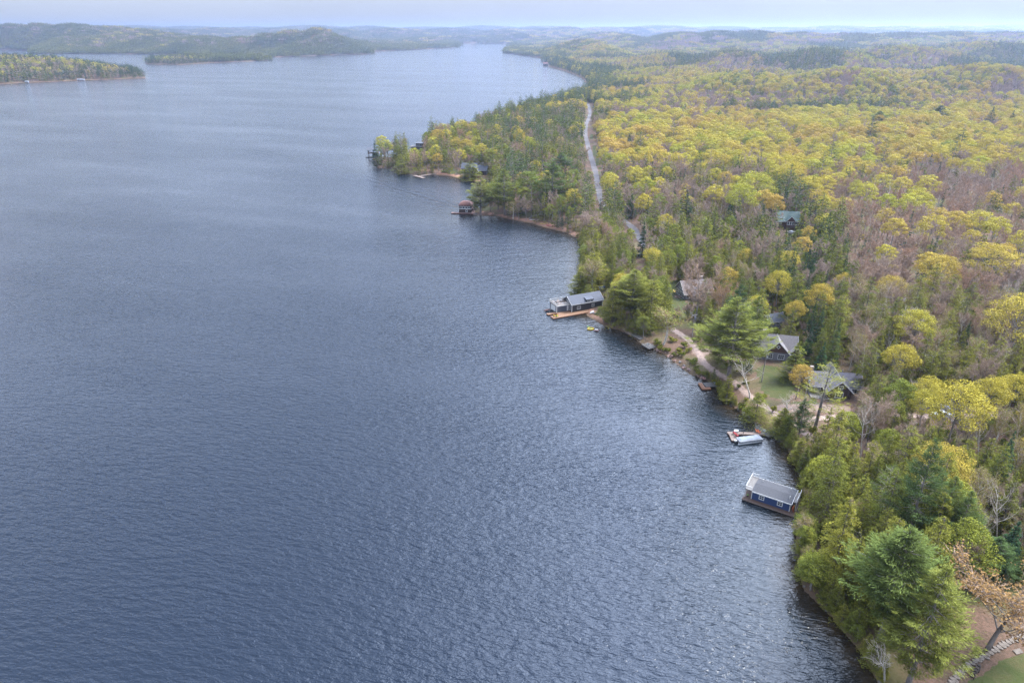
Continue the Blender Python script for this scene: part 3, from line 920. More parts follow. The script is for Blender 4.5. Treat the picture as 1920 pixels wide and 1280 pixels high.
surf('green_plastic', (0.16, 0.32, 0.07), 0.5, 0.15, 3)
surf('pink_plastic', (0.45, 0.22, 0.20), 0.5, 0.15, 3)
surf('blue_tarp', (0.01, 0.04, 0.17), 0.5, 0.2, 2, 0.4, 4)
surf('car_white', (0.55, 0.56, 0.57), 0.25, 0.04, 1)
surf('car_silver', (0.35, 0.37, 0.39), 0.25, 0.06, 1, metal=.4)
surf('rubber', (0.02, 0.02, 0.02), 0.9, 0.2, 4)
surf('pink_granite', (0.26, 0.165, 0.14), 0.95, 0.35, 1.6, 0.7, 5)
surf('grey_granite', (0.15, 0.135, 0.125), 0.95, 0.4, 1.6, 0.7, 5)
surf('flagstone', (0.16, 0.132, 0.108), 0.95, 0.25, 1.6, 0.6, 6)
surf('driftwood', (0.30, 0.27, 0.245), 0.9, 0.25, 3)

class MB:
    """boxes, prisms and tubes gathered into one mesh"""
    def __init__(s):
        s.v, s.f = [], []
    def add(s, vs, fs):
        n = len(s.v); s.v += [tuple(v) for v in vs]; s.f += [tuple(i + n for i in f) for f in fs]
        return s
    def box(s, x0, x1, y0, y1, z0, z1):
        return s.add([(x, y, z) for z in (z0, z1) for y in (y0, y1) for x in (x0, x1)],
                     [(0,2,3,1),(4,5,7,6),(0,1,5,4),(2,6,7,3),(0,4,6,2),(1,3,7,5)])
    def slab(s, q, t):
        """quad or polygon q (list of points, counter-clockwise from above) thickened downwards by t"""
        n = len(q)
        nn = (Vector(q[1]) - Vector(q[0])).cross(Vector(q[2]) - Vector(q[1])).normalized()
        lo = [tuple(Vector(p) - nn * t) for p in q]
        return s.add(list(q) + lo, [tuple(range(n)), tuple(range(2 * n - 1, n - 1, -1))] + [(i, i + n, (i + 1) % n + n, (i + 1) % n) for i in range(n)])
    def prism(s, poly, axis, a, b_):
        """polygon in the plane across axis ('x' or 'y'), swept from a to b"""
        n = len(poly)
        mk = (lambda t, p: (t, p[0], p[1])) if axis == 'x' else (lambda t, p: (p[0], t, p[1]))
        return s.add([mk(a, p) for p in poly] + [mk(b_, p) for p in poly],
                     [tuple(range(n)), tuple(range(2 * n - 1, n - 1, -1))] + [(i, i + n, (i + 1) % n + n, (i + 1) % n) for i in range(n)])
    def tube(s, pts, rad, sides=6):
        P = [Vector(p) for p in pts]; n = len(s.v); k = len(P)
        rad = rad if isinstance(rad, (list, tuple)) else [rad] * k
        for i, p in enumerate(P):
            T = (P[min(i + 1, k - 1)] - P[max(i - 1, 0)]).normalized()
            U = T.cross(Vector((0, 0, 1)) if abs(T.z) < .9 else Vector((1, 0, 0))).normalized(); W = T.cross(U)
            for j in range(sides):
                a = 2 * math.pi * j / sides
                s.v.append(tuple(p + rad[i] * (U * math.cos(a) + W * math.sin(a))))
        for i in range(k - 1):
            for j in range(sides):
                s.f.append((n + i * sides + j, n + i * sides + (j + 1) % sides, n + (i + 1) * sides + (j + 1) % sides, n + (i + 1) * sides + j))
        s.f.append(tuple(n + j for j in range(sides))[::-1]); s.f.append(tuple(n + (k - 1) * sides + j for j in range(sides)))
        return s
    def hull(s, L, W, Hh, n=12, flat=False, rocker=0.0):
        """boat-shaped body along x"""
        base = len(s.v); k = 7
        for i in range(n + 1):
            u = i / n * 2 - 1
            w = W / 2 * max(0.02, (1 - abs(u) ** 2.2)); lift = rocker * u * u
            for j in range(k):
                a = math.pi * j / (k - 1)
                s.v.append((u * L / 2, math.cos(a) * w, -math.sin(a) * Hh * (1 - abs(u) ** 3 * .8) + lift + Hh))
        for i in range(n):
            for j in range(k - 1):
                s.f.append((base + i * k + j, base + i * k + j + 1, base + (i + 1) * k + j + 1, base + (i + 1) * k + j))
        for i in range(n):
            s.f.append((base + i * k, base + (i + 1) * k, base + (i + 1) * k + k - 1, base + i * k + k - 1))
        return s
    def build(s, name, mat_, parent=None, smooth=False, kind=None):
        me_ = bpy.data.meshes.new(name)
        me_.from_pydata(s.v, [], s.f)
        me_.materials.append(MATS[mat_])
        if smooth:
            me_.polygons.foreach_set('use_smooth', [True] * len(me_.polygons))
        me_.update()
        o = link(name, me_, parent)
        if kind: o['kind'] = kind
        return o

CLEAR = []; CLEARVIEW = []; MARKS = {}
def thing(name, label, cat, loc, rz=0.0, group=None):
    o = bpy.data.objects.new(name, None); COL.objects.link(o)
    o.location = loc; o.rotation_euler = (0, 0, rz); o.empty_display_size = .5
    return tag(o, label, cat, group)
def frame(a, b_):
    return math.atan2(b_[1] - a[1], b_[0] - a[0])
def copy_tree(o, parent=None):
    c = o.copy(); COL.objects.link(c)
    if parent is not None: c.parent = parent
    for ch in list(o.children):
        copy_tree(ch, c)
    return c

def window(parent, side, p, w, h, nx=2, nz=2, frame_mat='white_paint', cas=.17):
    """casing, pane and glazing bars on a wall face; side is the outward axis, p the centre on the wall"""
    sx = {'-y': (1, 0, -1), '+y': (1, 0, 1), '-x': (0, 1, -1), '+x': (0, 1, 1)}[side]
    def bx(mb, a0, a1, z0, z1, d0, d1):
        lo, hi = sorted((d0 * sx[2], d1 * sx[2]))
        if sx[0]: mb.box(p[0] + a0, p[0] + a1, p[1] + lo, p[1] + hi, p[2] + z0, p[2] + z1)
        else: mb.box(p[0] + lo, p[0] + hi, p[1] + a0, p[1] + a1, p[2] + z0, p[2] + z1)
    f = MB()
    bx(f, -w/2 - cas, -w/2, -h/2 - cas, h/2 + cas, -.02, .06); bx(f, w/2, w/2 + cas, -h/2 - cas, h/2 + cas, -.02, .06)
    bx(f, -w/2, w/2, h/2, h/2 + cas, -.02, .06); bx(f, -w/2, w/2, -h/2 - cas, -h/2, -.02, .075)
    for i in range(1, nx):
        x = -w/2 + w * i / nx; bx(f, x - .04, x + .04, -h/2, h/2, .012, .04)
    for i in range(1, nz):
        z = -h/2 + h * i / nz; bx(f, -w/2, w/2, z - .04, z + .04, .012, .038)
    o = f.build('window', frame_mat, parent)
    g = MB(); bx(g, -w/2, w/2, -h/2, h/2, -.02, .01); g.build('pane', 'dark_glass', o)
    return o

def railing(parent, pts, z, h=1.0, mat_='white_paint', gap=.16, closed=False):
    """posts, rails and balusters along a polyline at floor height z: posts are parts, balusters one part"""
    q = MB(); done = []
    root_ = None
    seg = list(zip(pts[:-1], pts[1:]))
    for a, b_ in seg:
        rl = MB()
        a, b_ = Vector(a), Vector(b_); L = (b_ - a).length; d = (b_ - a) / L
        n = max(1, round(L / 1.9))
        for i in range(n + 1):
            c = a + d * L * i / n
            if not any((c.x - w.x) ** 2 + (c.y - w.y) ** 2 < .04 for w in done):
                done.append(c.copy())
        nb = int(L / gap)
        for i in range(1, nb):
            c = a + d * L * i / nb
            q.box(c.x - .02, c.x + .02, c.y - .02, c.y + .02, z + .1, z + h - .04)
        px_ = Vector((-d.y, d.x)) * .035
        for zz0, zz1 in ((z + .06, z + .11), (z + h - .06, z + h)):
            rl.add([(a.x + px_.x, a.y + px_.y, zz0), (b_.x + px_.x, b_.y + px_.y, zz0), (b_.x - px_.x, b_.y - px_.y, zz0), (a.x - px_.x, a.y - px_.y, zz0),
                    (a.x + px_.x, a.y + px_.y, zz1), (b_.x + px_.x, b_.y + px_.y, zz1), (b_.x - px_.x, b_.y - px_.y, zz1), (a.x - px_.x, a.y - px_.y, zz1)],
                   [(3,2,1,0),(4,5,6,7),(0,1,5,4),(1,2,6,5),(2,3,7,6),(3,0,4,7)])
        o_ = rl.build('railing', mat_, parent, kind='stuff')
        root_ = root_ or o_
    for c in done:
        MB().box(c.x - .06, c.x + .06, c.y - .06, c.y + .06, z, z + h + .08).build('railing_post', mat_, root_)
    q.build('baluster', mat_, root_, kind='stuff')
    return root_

def deck_planks(parent, x0, x1, y0, y1, z, mat_='brown_wood', along='x', w=.19, th=.05):
    m_ = MB()
    if along == 'x':
        n = max(1, round((y1 - y0) / w))
        for i in range(n):
            a = y0 + (y1 - y0) * i / n; m_.box(x0 + random.uniform(0, .04), x1 - random.uniform(0, .04), a + .012, a + (y1 - y0) / n - .012, z - th, z + random.uniform(-.006, .006))
    else:
        n = max(1, round((x1 - x0) / w))
        for i in range(n):
            a = x0 + (x1 - x0) * i / n; m_.box(a + .012, a + (x1 - x0) / n - .012, y0 + random.uniform(0, .04), y1 - random.uniform(0, .04), z - th, z + random.uniform(-.006, .006))
    return m_.build('deck_plank', mat_, parent, kind='stuff')

def dock(name, label, loc, rz, rects, z=.5, mat_='brown_wood', rim='dark_wood', along='y', posts=True, group=None):
    """a dock of one or more rectangles (x0, x1, y0, y1) on its own frame and posts"""
    t_ = thing(name, label, 'dock', loc, rz, group)
    for k_, (x0, x1, y0, y1) in enumerate(rects):
        zz_ = z + .003 * k_
        deck_planks(t_, x0, x1, y0, y1, zz_, mat_, along)
        f = MB()
        f.box(x0 - .05, x1 + .05, y0 - .07, y0 - .002, zz_ - .36, zz_ - .02); f.box(x0 - .05, x1 + .05, y1 + .002, y1 + .07, zz_ - .36, zz_ - .02)
        f.box(x0 - .07, x0 - .002, y0, y1, zz_ - .36, zz_ - .02); f.box(x1 + .002, x1 + .07, y0, y1, zz_ - .36, zz_ - .02)
        f.build('rim_board', rim, t_)
        if posts:
            for px in (x0 + .2, x1 - .2):
                for py in (y0 + .2, y1 - .2):
                    MB().tube([(px, py, -1.6), (px, py, zz_ - .06)], .11).build('post', 'dark_wood', t_)
    return t_

def gable(parent, x0, x1, y0, y1, z0, hw_, hr, axis='x', over=.45, wall='grey_siding', roof='grey_shingle', trim='white_paint', th=.18, gable_mat=None, over_end=None):
    """walls and pitched roof of one block; ridge along axis"""
    oe = over if over_end is None else over_end
    zt_ = z0 + hw_
    if axis == 'x':
        c = (y0 + y1) / 2
        MB().prism([(y0, z0), (y1, z0), (y1, zt_), (c, zt_ + hr), (y0, zt_)], 'x', x0, x1).build('wall', wall, parent)
        sl = hr / ((y1 - y0) / 2); e_ = over * sl
        rf = MB()
        rf.slab([(x0 - oe, y0 - over, zt_ - e_ + th + .03), (x1 + oe, y0 - over, zt_ - e_ + th + .03), (x1 + oe, c, zt_ + hr + th + .03), (x0 - oe, c, zt_ + hr + th + .03)], th)
        rf.slab([(x1 + oe, y1 + over, zt_ - e_ + th + .03), (x0 - oe, y1 + over, zt_ - e_ + th + .03), (x0 - oe, c, zt_ + hr + th + .03), (x1 + oe, c, zt_ + hr + th + .03)], th)
        r = rf.build('roof', roof, parent)
        tr = MB()
        for xx0, xx1 in ((x0 - oe - .05, x0 - oe - .003), (x1 + oe + .003, x1 + oe + .05)):
            for ya in (y0 - over, y1 + over):
                tr.prism([(ya, zt_ - e_ - .04), (c, zt_ + hr - .04), (c, zt_ + hr + th + .05), (ya, zt_ - e_ + th + .05)], 'x', xx0, xx1)
        tr.box(x0 - oe, x1 + oe, y0 - over - .06, y0 - over - .014, zt_ - e_ - .06, zt_ - e_ + th); tr.box(x0 - oe, x1 + oe, y1 + over + .014, y1 + over + .06, zt_ - e_ - .06, zt_ - e_ + th)
        tr.build('fascia', trim, r)
        if gable_mat:
            for xx0, xx1 in ((x0 - .03, x0 - .004), (x1 + .004, x1 + .03)):
                MB().prism([(y0, zt_ - .02), (y1, zt_ - .02), (c, zt_ + hr)], 'x', xx0, xx1).build('gable_cladding', gable_mat, parent)
    else:
        c = (x0 + x1) / 2
        MB().prism([(x0, z0), (x1, z0), (x1, zt_), (c, zt_ + hr), (x0, zt_)], 'y', y0, y1).build('wall', wall, parent)
        sl = hr / ((x1 - x0) / 2); e_ = over * sl
        rf = MB()
        rf.slab([(x0 - over, y1 + oe, zt_ - e_ + th + .03), (x0 - over, y0 - oe, zt_ - e_ + th + .03), (c, y0 - oe, zt_ + hr + th + .03), (c, y1 + oe, zt_ + hr + th + .03)], th)
        rf.slab([(x1 + over, y0 - oe, zt_ - e_ + th + .03), (x1 + over, y1 + oe, zt_ - e_ + th + .03), (c, y1 + oe, zt_ + hr + th + .03), (c, y0 - oe, zt_ + hr + th + .03)], th)
        r = rf.build('roof', roof, parent)
        tr = MB()
        for yy0, yy1 in ((y0 - oe - .05, y0 - oe - .003), (y1 + oe + .003, y1 + oe + .05)):
            for xa in (x0 - over, x1 + over):
                tr.prism([(xa, zt_ - e_ - .04), (c, zt_ + hr - .04), (c, zt_ + hr + th + .05), (xa, zt_ - e_ + th + .05)], 'y', yy0, yy1)
        tr.box(x0 - over - .06, x0 - over - .014, y0 - oe, y1 + oe, zt_ - e_ - .06, zt_ - e_ + th); tr.box(x1 + over + .014, x1 + over + .06, y0 - oe, y1 + oe, zt_ - e_ - .06, zt_ - e_ + th)
        tr.build('fascia', trim, r)
        if gable_mat:
            for yy0, yy1 in ((y0 - .03, y0 - .004), (y1 + .004, y1 + .03)):
                MB().prism([(x0, zt_ - .02), (x1, zt_ - .02), (c, zt_ + hr)], 'y', yy0, yy1).build('gable_cladding', gable_mat, parent)
    return r

def chair(label, loc, rz, mat_, group=None):
    """low slatted deck chair"""
    t_ = thing('deck_chair', label, 'chair', loc, rz, group)
    MB().slab([(-.28, -.25, .38), (.28, -.25, .38), (.28, .3, .26), (-.28, .3, .26)], .04).build('seat', mat_, t_)
    MB().slab([(-.3, .28, .26), (.3, .28, .26), (.25, .62, 1.0), (-.25, .62, 1.0)], .04).build('backrest', mat_, t_)
    for sx in (-1, 1):
        MB().box(sx * .36 - .07, sx * .36 + .07, -.3, .45, .56, .6).build('arm', mat_, t_)
        MB().box(sx * .34 - .03, sx * .34 + .03, -.26, -.18, 0, .56).build('leg', mat_, t_)
        MB().box(sx * .34 - .03, sx * .34 + .03, .34, .42, 0, .56).build('leg', mat_, t_)
    return t_

def kayak(label, loc, rz, mat_, L=3.6, W=.75, name='kayak', cat='kayak', roll=0.0, pitch=0.0):
    t_ = thing(name, label, cat, loc, rz)
    t_.rotation_euler = (roll, pitch, rz)
    MB().hull(L, W, .34, 12, rocker=.12).build('hull', mat_, t_, True)
    c = MB()
    for i in range(10):
        a0, a1 = 2 * math.pi * i / 10, 2 * math.pi * (i + 1) / 10
        P_ = [(math.cos(a) * r_ * 1.7, math.sin(a) * r_, z_) for a in (a0, a1) for r_, z_ in ((.26, .345), (.22, .39))]
        c.add(P_, [(0, 2, 3, 1)])
    c.build('cockpit_rim', 'black_plastic', t_)
    return t_

def car(label, loc, rz, mat_, L=4.8, W=1.9, Hc=1.75, cat='car', pick=False):
    t_ = thing('parked_car', label, cat, loc, rz)
    prof = [(-L/2, .35), (L/2, .35), (L/2 + .05, .7), (L/2 - .1, .98), (L * .2, 1.08), (-L/2 + .05, 1.05), (-L/2, .7)]
    MB().prism(prof, 'y', -W/2, W/2).build('body', mat_, t_)
    r0 = -L/2 + (.12 if not pick else 1.7)
    cab = [(r0, 1.06), (L * .2, 1.075), (L * .06, Hc - .03), (r0 + .25, Hc - .03)]
    g = MB()
    g.prism(cab, 'y', -W/2 + .09, W/2 - .09); g.build('windows', 'dark_glass', t_)
    MB().slab([(r0 + .22, -W/2 + .1, Hc), (L * .07, -W/2 + .1, Hc), (L * .07, W/2 - .1, Hc), (r0 + .22, W/2 - .1, Hc)], .07).build('car_roof', mat_, t_)
    pl = MB()
    for sy in (-W/2 + .08, W/2 - .14):
        for xa, xb in ((r0 + .02, r0 + .24), (L * .2, L * .06), (-.35, -.35)):
            pl.add([(xa - .05, sy, 1.05), (xa + .05, sy, 1.05), (xa + .05, sy + .06, 1.05), (xa - .05, sy + .06, 1.05),
                    (xb - .05, sy, Hc - .02), (xb + .05, sy, Hc - .02), (xb + .05, sy + .06, Hc - .02), (xb - .05, sy + .06, Hc - .02)],
                   [(3,2,1,0),(4,5,6,7),(0,1,5,4),(1,2,6,5),(2,3,7,6),(3,0,4,7)])
    pl.build('pillar', mat_, t_)
    for sx in (-1, 1):
        for sy in (-1, 1):
            x = sx * L * .31
            w_ = MB().tube([(x, sy * (W/2 - .18), .34), (x, sy * (W/2 + .015), .34)], .34, 14).build('wheel', 'rubber', t_)
            MB().tube([(x, sy * (W/2 + .01), .34), (x, sy * (W/2 + .025), .34)], .19, 10).build('rim', 'aluminium', w_)
    for sy in (-1, 1):
        MB().box(L/2 - .04, L/2 + .06, sy * W * .36 - .16, sy * W * .36 + .16, .68, .84).build('headlight', 'aluminium', t_)
        MB().box(-L/2 - .015, -L/2 + .05, sy * W * .4 - .1, sy * W * .4 + .1, .72, .95).build('tail_light', 'red_plastic', t_)
    return t_

def mark(nm, o):
    MARKS[nm] = (o[0], o[1])

# ------------------------------------------------------------------ navy boathouse on its floating dock
A_ = at(1391.5, 934, .55); B_ = at(1487.6, 966.7, .55)
rz = frame(A_, B_)
loc = (A_[0], A_[1], 0)
dock('floating_dock', 'brown plank floating dock carrying the navy boathouse', loc, rz, [(0, 12.7, 0, 8.4)], .55, 'brown_wood', 'pale_wood', 'x', False)
bh = thing('boathouse', 'navy boathouse with flat grey shingle roof and white roof railing', 'boathouse', (A_[0], A_[1], .56), rz)
mark('navy boathouse', A_)
W0, W1, D0, D1, HW = 1.95, 11.3, 1.15, 7.3, 2.45
MB().prism([(D0, 0), (D1, 0), (D1, HW), ((D0 + D1) / 2, HW + .3), (D0, HW)], 'x', W0, W1).build('wall', 'navy_siding', bh)
cy_ = (D0 + D1) / 2
rf = MB()
rf.slab([(W0 - .05, D0 - .32, HW + .12), (W1 + .35, D0 - .32, HW + .12), (W1 + .35, cy_, HW + .5), (W0 - .05, cy_, HW + .5)], .14)
rf.slab([(W1 + .35, D1 + .32, HW + .12), (W0 - .05, D1 + .32, HW + .12), (W0 - .05, cy_, HW + .5), (W1 + .35, cy_, HW + .5)], .14)
roof_ = rf.build('roof', 'grey_shingle', bh)
fa = MB(); fa.box(W0 - .05, W1 + .37, D0 - .40, D0 - .325, HW - .16, HW + .10); fa.box(W0 - .05, W1 + .37, D1 + .325, D1 + .40, HW - .16, HW + .10)
fa.prism([(D0 - .32, HW - .12), (cy_, HW + .25), (cy_, HW + .53), (D0 - .32, HW + .13)], 'x', W1 + .36, W1 + .42)
fa.prism([(D1 + .32, HW + .13), (cy_, HW + .53), (cy_, HW + .25), (D1 + .32, HW - .12)], 'x', W1 + .36, W1 + .42)
fa.build('fascia', 'white_paint', roof_)
for vx, vy in ((3.2, 6.2), (10.7, 2.6), (10.2, 6.3)):
    MB().tube([(vx, vy, HW + .3), (vx, vy, HW + 1.0)], .09, 8).build('vent_pipe', 'white_paint', roof_)
for wx in (4.4, 8.9):
    window(bh, '-y', (wx, D0, 1.35), 1.0, 1.0)
tb = MB(); tb.box(8.1, 9.6, D0 - .1, D0 - .012, HW - .34, HW - .2); tb.build('sign_board', 'white_paint', bh)
for x_, y_ in ((W0, D0), (W1, D0), (W0, D1), (W1, D1)):
    MB().box(x_ - .08, x_ + .08, y_ - .08, y_ + .08, 0, HW).build('corner_board', 'white_paint', bh)
d_ = MB(); d_.box(W0 - .04, W0 - .004, 3.2, 5.4, .05, 2.1); d_.build('door', 'white_paint', bh)
d_ = MB(); d_.box(W1 + .004, W1 + .05, 2.6, 3.6, .05, 2.1); d_.build('door', 'white_paint', bh)
# porch with roof deck at the lake end
MB().box(.15, W0 - .1, D0 - .15, D1 + .3, HW - .12, HW + .08).build('roof_deck', 'weathered_wood', bh)
for y_ in (D0, cy_, D1 + .1):
    MB().box(.22, .4, y_ - .09, y_ + .09, 0, HW - .12).build('porch_post', 'white_paint', bh)
railing(bh, [(.22, D0 - .08), (.22, D1 + .22), (W0 - .2, D1 + .22)], HW + .08, 1.0)
railing(bh, [(W0 - .2, D0 - .08), (.28, D0 - .08)], HW + .08, 1.0)
# landing at the shore end
MB().box(W1 + .5, W1 + 1.3, D0 + 1.0, D1 - .4, HW - .1, HW + .02).build('landing', 'weathered_wood', bh)
railing(bh, [(W1 + 1.24, D0 + 1.0), (W1 + 1.24, D1 - .4)], HW + .02, .95)
for y_ in (D0 + 1.1, D1 - .5):
    MB().box(W1 + 1.14, W1 + 1.26, y_ - .06, y_ + .06, 0, HW - .1).build('landing_post', 'white_paint', bh)
M_ = Matrix.Translation((A_[0], A_[1], .56)) @ Matrix.Rotation(rz, 4, 'Z')
p = M_ @ Vector((W1 + .55, D0 + .25, .15))
kayak('orange paddle board stood on end against the navy boathouse', (p.x, p.y, .62 + .95), rz, 'orange_plastic', 1.9, .62, 'paddle_board', 'paddle board', 0, R(82))
p = M_ @ Vector((W1 + .62, D0 + .95, .15))
kayak('yellow paddle board stood on end behind the orange one', (p.x, p.y, .62 + .85), rz, 'yellow_plastic', 1.7, .55, 'paddle_board', 'paddle board', 0, R(80))
p = at(1400, 929, .56)
ch_ = thing('planter', 'small dark planter at the lake end of the floating dock', 'planter', (A_[0] + .9 * math.cos(rz) - 1.6 * math.sin(rz) * 1, A_[1] + .9 * math.sin(rz) + 1.6 * math.cos(rz), .56))
MB().tube([(0, 0, 0), (0, 0, .45)], [.2, .28], 10).build('pot', 'dark_wood', ch_); MB().tube([(0, 0, .40), (0, 0, .75)], [.25, .08], 7).build('plant', 'green_plastic', ch_)
CLEAR.append((A_[0] + 5, A_[1] + 1, 11)); CLEARVIEW.append((1385, 885, 1486, 975, A_[1] - 2))
# diving duck-like snag in the water behind
# ------------------------------------------------------------------ pontoon boat and its dock
P1 = at(1363.5, 809, .5); P2 = at(1432, 811, .5)
rz2 = frame(P1, P2)
M2 = Matrix.Translation((P1[0], P1[1], 0)) @ Matrix.Rotation(rz2, 4, 'Z'); M2i = M2.inverted()
def loc2(px, py, z=.5):
    return M2i @ Vector(at(px, py, z))
q1 = loc2(1380, 826); q2 = loc2(1432, 813)
dock('pontoon_dock', 'pink-brown plank dock with a side finger beside the pontoon boat', (P1[0], P1[1], 0), rz2,
     [(0, q2.x + .6, -1.25, 0), (q1.x - 1.2, q1.x + .6, q1.y, -1.32)], .55, 'pale_wood', 'brown_wood', 'y')
g1 = gp(1444, 813); g2 = at(1433, 815, .5)
rp = dock('dock_ramp', 'weathered grey ramp from the bank to the pontoon dock', (g2[0] + .4, g2[1] - .3, 0), frame(g2, g1) , [(0, 2.6, -1.0, 1.1), (2.7, 5.2, -.6, 1.6)], .62, 'weathered_wood', 'weathered_wood', 'y')
b1 = at(1386, 833, .3); b2 = at(1431, 827, .3)
rzb = frame(b1, b2); LB = math.hypot(b2[0] - b1[0], b2[1] - b1[1])
pb = thing('pontoon_boat', 'pontoon boat under a fitted pale grey cover, white outboard raised', 'boat', (b1[0], b1[1], 0), rzb)
for y_ in (-.95, .95 ):
    MB().tube([(-.1, y_ + 1.2, .22), (.2, y_ + 1.2, .22), (LB - .9, y_ + 1.2, .22), (LB - .2, y_ + 1.2, .34), (LB + .1, y_ + 1.2, .5)], [.28, .33, .33, .24, .06], 10).build('pontoon', 'aluminium', pb, True)
MB().box(0, LB - .2, -.02, 2.42, .55, .66).build('deck', 'weathered_wood', pb)
fe = MB(); fe.box(.25, LB - .25, .03, .09, .68, 1.2); fe.box(.25, LB - .25, 2.31, 2.37, .68, 1.2); fe.box(LB - .3, LB - .24, .1, 2.3, .68, 1.2); fe.box(.25, .31, .1, 2.3, .68, 1.2)
fe.build('fence_panel', 'white_paint', pb)
cv = MB()
nx_, ny_ = 16, 7
for i in range(nx_ + 1):
    for j in range(ny_ + 1):
        u, v_ = i / nx_, j / ny_
        ed = min(u, 1 - u) * 9; ev = min(v_, 1 - v_) * 5
        zc = .98 + .55 * (1 - math.exp(-1.6 * ev)) * (1 - math.exp(-1.4 * ed)) + .05 * math.sin(u * 17)
        cv.v.append((.12 + (LB - .24) * u, -.06 + 2.52 * v_, zc))
cv.f += [(i * (ny_ + 1) + j, (i + 1) * (ny_ + 1) + j, (i + 1) * (ny_ + 1) + j + 1, i * (ny_ + 1) + j + 1) for i in range(nx_) for j in range(ny_)]
k0 = len(cv.v)
edge = [i * (ny_ + 1) for i in range(nx_ + 1)] + [nx_ * (ny_ + 1) + j for j in range(1, ny_ + 1)] + [i * (ny_ + 1) + ny_ for i in range(nx_ - 1, -1, -1)] + [j for j in range(ny_ - 1, 0, -1)]
for i in edge:
    x, y, z = cv.v[i]; cv.v.append((x, y, .80 + .06 * math.sin(x * 5)))
ne = len(edge)
cv.f += [(edge[i], k0 + i, k0 + (i + 1) % ne, edge[(i + 1) % ne]) for i in range(ne)]
cv.build('cover', 'boat_cover', pb, True)
om = MB(); om.slab([(-.9, .95, 1.15), (-.25, .95, 1.15), (-.25, 1.45, 1.15), (-.9, 1.45, 1.15)], .45); o_ = om.build('outboard_motor', 'white_paint', pb)
MB().box(-.62, -.42, 1.1, 1.3, .1, .72).build('motor_leg', 'black_plastic', o_)
def on_dock2(px, py, z=.56):
    v_ = at(px, py, z); return (v_[0], v_[1], z)
chair('red chair near the lake end of the pontoon dock', on_dock2(1377.5, 813.5), rz2 + 2.0, 'red_plastic')
chair('red chair beside the boat stern on the pontoon dock', on_dock2(1381.5, 817.5), rz2 + 2.3, 'red_plastic')
chair('orange-red chair at the shore end of the pontoon dock', on_dock2(1420, 810), rz2 + 1.2, 'orange_plastic')
chair('orange chair nearest the ramp on the pontoon dock', on_dock2(1424, 812), rz2 + .9, 'orange_plastic')
bx_ = thing('storage_box', 'white storage box at the outer corner of the pontoon dock', 'box', on_dock2(1380, 809.5), rz2)
MB().box(-.55, .55, -.3, .3, 0, .5).build('bin', 'white_paint', bx_); MB().slab([(-.6, -.34, .58), (.6, -.34, .58), (.6, .34, .62), (-.6, .34, .62)], .06).build('lid', 'white_paint', bx_)
mp_ = thing('mooring_post', 'black mooring post on the pontoon dock', 'post', on_dock2(1393.5, 812.5), 0)
MB().tube([(0, 0, -.5), (0, 0, 1.5)], .09, 8).build('shaft', 'black_plastic', mp_); MB().tube([(0, 0, 1.5), (0, 0, 1.56)], .13, 8).build('cap', 'black_plastic', mp_)
mark('pontoon dock', P2)
CLEAR.append((P2[0], P2[1], 6)); CLEARVIEW.append((1360, 800, 1456, 842, P1[1] - 2))

# ------------------------------------------------------------------ black boathouse, docks and beach
O_ = at(1072, 585, .6); rz3 = R(24)
M3 = Matrix.Translation((O_[0], O_[1], 0)) @ Matrix.Rotation(rz3, 4, 'Z')
bb = thing('boathouse', 'black two-storey boathouse with grey gable roof and white-railed roof deck', 'boathouse', (O_[0], O_[1], .6), rz3)
mark('black boathouse', O_)
gable(bb, 0, 15, 0, 7.6, 0, 3.5, 2.3, 'x', .5, 'black_siding', 'slate_roof', 'white_paint')
for x_, y_ in ((0, 0), (0, 7.6), (15, 0)):
    MB().box(x_ - .13, x_ + .13, y_ - .13, y_ + .13, 0, 3.4).build('corner_board', 'white_paint', bb)
window(bb, '-y', (3.4, 0, 1.5), 1.5, 1.0, 3, 1); window(bb, '-y', (10.3, 0, 1.6), .9, 1.3, 2, 2)
dm = MB(); dm.prism([(0 - .1, 3.0), (3.2, 3.0), (3.2, 5.1), (-.1, 4.5)], 'x', 7.0, 10.4); dmo = dm.build('dormer', 'black_siding', bb)
MB().slab([(6.8, -.35, 4.62), (10.6, -.35, 4.62), (10.6, 3.4, 5.3), (6.8, 3.4, 5.3)], .14).build('dormer_roof', 'slate_roof', dmo)
window(bb, '-y', (8.1, -.1, 3.75), 1.0, .85, 2, 1); window(bb, '-y', (9.5, -.1, 3.75), 1.0, .85, 2, 1)
window(bb, '-x', (0, 2.2, 1.5), 1.5, 1.9, 2, 2); window(bb, '-x', (0, 3.8, 4.3), 1.3, 1.2, 2, 1)
MB().box(-6.2, -.15, 2.2, 8.4, 0, 2.75).build('wing_wall', 'grey_siding', bb)
MB().box(-6.4, -.05, 2.0, 8.6, 2.78, 2.98).build('roof_deck', 'pale_wood', bb)
MB().box(-5.4, -1.6, 2.12, 2.19, .1, 2.3).build('boat_door', 'slate_roof', bb)
MB().box(-6.28, -6.21, 3.2, 7.2, .1, 2.4).build('boat_door', 'white_paint', bb)
wt = MB(); wt.box(-6.3, -6.05, 2.05, 2.17, 0, 2.75); wt.box(-1.1, -.6, 2.1, 2.18, .1, 2.2); wt.box(-6.42, -.05, 1.9, 1.99, 2.62, 3.0); wt.build('trim_board', 'white_paint', bb)
railing(bb, [(-.2, 2.1), (-6.3, 2.1), (-6.3, 8.5), (-.2, 8.5)], 2.98, 1.0)
